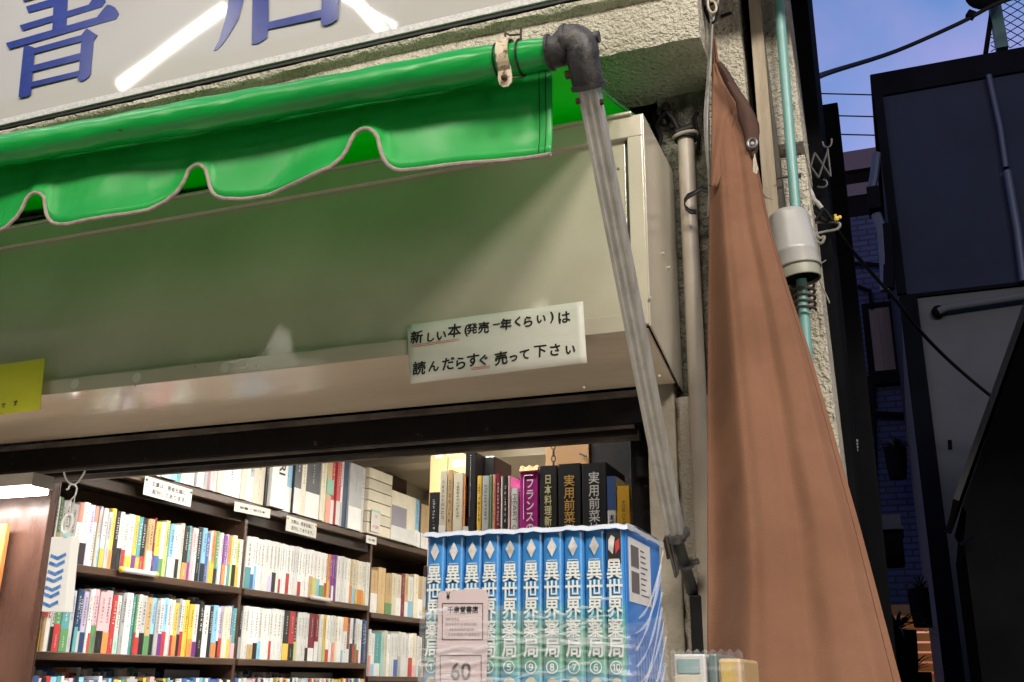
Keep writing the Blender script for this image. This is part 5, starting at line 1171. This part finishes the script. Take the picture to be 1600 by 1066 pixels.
MB().tube([aY(1366, 590, TYB-.1), aY(1371, 830, TYB-.1)], .02, 6).build('pipe', navyd, bl)
MB().tube([aY(1362, 480, TYB-.1), aY(1359, 455, TYB-.1), aY(1340, 448, TYB-.1)], .03, 6).build('pipe', navyd, bl)
# pipes on the left corner of the navy building
b_ = thing('corner_drainpipe', 'navy hopper and drainpipe on the left corner of the navy building', 'pipe', aY(1380, 400, 7.8))
dp = lambda *pts: [aY(x, y, 7.8) for x, y in pts]
MB().tube(dp((1370, 240), (1366, 275), (1361, 300)), .035, 8).build('pipe', pipen, b_, smooth=True)
p0, p1 = aY(1354, 300, 7.8), aY(1378, 332, 7.8); MB().box(p0.x, p1.x, 7.7, 7.9, p1.z, p0.z).build('hopper', navyd, b_, bevel=.01)
MB().tube(dp((1369, 335), (1378, 358), (1382, 400), (1384, 440), (1383, 455)), .04, 8).build('pipe', pipen, b_, smooth=True)
MB().tube(dp((1386, 352), (1388, 400), (1388, 452)), .05, 8).build('pipe', navyd, b_, smooth=True)
# black canopy house on the right
ch_ = thing('canopy_shop', 'black shop front on the right with a steep dark canopy', 'building', (1.2, 5, 0))
c0, c1 = aY(1606, 478, 4.8), aY(1479, 832, 4.8); dn = (c1-c0).normalized()
c00 = c0-dn*.9
nrm = Vector((-dn.z, 0, dn.x)); nrm = nrm if nrm.x < 0 else -nrm
MB().prism([c00, c1, c1-nrm*.02, c00-nrm*.02], (0, -.9, 0)).build('canopy', mat('black_canopy_cloth', (.02, .02, .022), (.012, .012, .013), 6, .6), ch_)
MB().tube([c00+nrm*.004, c1+nrm*.004], .006, 6).build('canopy_edge', mat('grey_piping', (.03, .03, .03), None, rough=.5), ch_)
MB().prism([c1-nrm*.021+XV*.01-ZV*.01, c1+dn*.05+XV*.06, Vector((c1.x+.02, 4.8, c1.z-.14)), Vector((c1.x+.02, 4.8, 0)), Vector((7, 4.8, 0)), Vector((7, 4.8, c00.z)), c00-nrm*.021], (0, -.85, 0)).build('wall', dark, ch_)
b = MB(); q = aY(1512, 842, 3.9); b.tube([aY(1500, 852, 3.9), aY(1512, 844, 3.9), aY(1520, 838, 3.9)], .008, 6); b.build('bracket', navyd, ch_)
# alley fittings along the dark side wall
ac = thing('wall_unit', 'dark box unit with grey top projecting over the alley', 'air conditioner', aY(1375, 840, 6.5))
p0, p1 = aY(1348, 806, 6.5), aY(1409, 828, 6.5)
MB().box(p0.x-.4, p1.x, 6.5, 7.1, aY(1380, 873, 6.5).z, aY(1380, 830, 6.5).z).build('body', dark, ac, bevel=.02)
MB().prism([(p0.x-.4, 6.47, aY(1380, 829, 6.5).z), (p1.x+.01, 6.47, aY(1380, 829, 6.5).z), (p1.x+.01, 7.2, aY(1380, 795, 7.2).z-.2), (p0.x-.4, 7.2, aY(1380, 795, 7.2).z-.2)], (0, 0, .02)).build('top_cover', greyw, ac)
MB().box(p0.x-.4, p1.x, 6.46, 6.5, aY(1380, 829, 6.5).z+.001, aY(1380, 806, 6.5).z).build('front_panel', greyw, ac)
pk = thing('notice_board', 'small pale pink spotted board beside the dark extension', 'board', aY(1324, 632, 4))
p0, p1 = aY(1318, 617, 3.15), aY(1333, 641, 3.15); pb_ = MB().box(p0.x, p1.x, 3.15, 3.165, p1.z, p0.z).build('board', mat('dim_pink_board', (.16, .10, .10), None, rough=.7), pk)
b = MB(); 
for k in range(6): b.ball((p0.x+.006+.014*(k % 2), 3.149, p0.z-.009-.015*(k//2)), .0035, 6)
b.build('spot', dark, pb_)
lv = thing('vent_louvre', 'small pale slatted louvre on the dark alley wall', 'vent', aY(1328, 695, 4))
for k in range(4):
    for x in (1314, 1331): p0, p1 = aY(x, 687+k*5, 3.15), aY(x+15-(x > 1320)*5, 690+k*5, 3.15); MB().box(p0.x, p1.x, 3.15, 3.16, p1.z, p0.z).build('slat', mat('dim_grey_metal_%d_%d' % (k, x), (.14, .15, .15), None, rough=.6), lv)
def plant(name, label, px, py, y, n, L_, seed):
    r_ = random.Random(seed); o = aY(px, py, y); t = thing(name, label, 'plant', o, 'dark plants in the alley'); b = MB()
    for k in range(n):
        a = r_.uniform(0, 6.28); up_ = r_.uniform(.2, 1.2); d = Vector((math.cos(a), math.sin(a)*.6, up_)).normalized(); side = d.cross(ZV).normalized()*L_*.05; P = []
        for q_ in range(6): s_ = q_/5; P.append([o+d*L_*s_-ZV*L_*.5*s_*s_+side*(1-s_)*k2 for k2 in (-1, 1)])
        b.grid(P)
    b.build('leaves', leafm, t)
    MB().tube([o-ZV*.35, o-ZV*.2, o], [.09, .11, .12], 12).build('pot', navyd, t, smooth=True)
plant('spiky_plant', 'dark spiky potted plant against the amber blind', 1402, 985, 7.5, 46, .36, 1)
plant('spiky_plant', 'low dark potted plant at the foot of the alley', 1425, 1050, 7.5, 40, .34, 2)
plant('hanging_plant', 'small dark plant in front of the blue tiles high up', 1333, 598, 6.5, 40, .22, 3)
plant('hanging_plant', 'round dark plant on the blue tiled wall', 1398, 700, 12.0, 60, .30, 4)
plant('hanging_plant', 'dark plant on the navy pilaster low in the alley', 1438, 920, 10.5, 40, .28, 5)
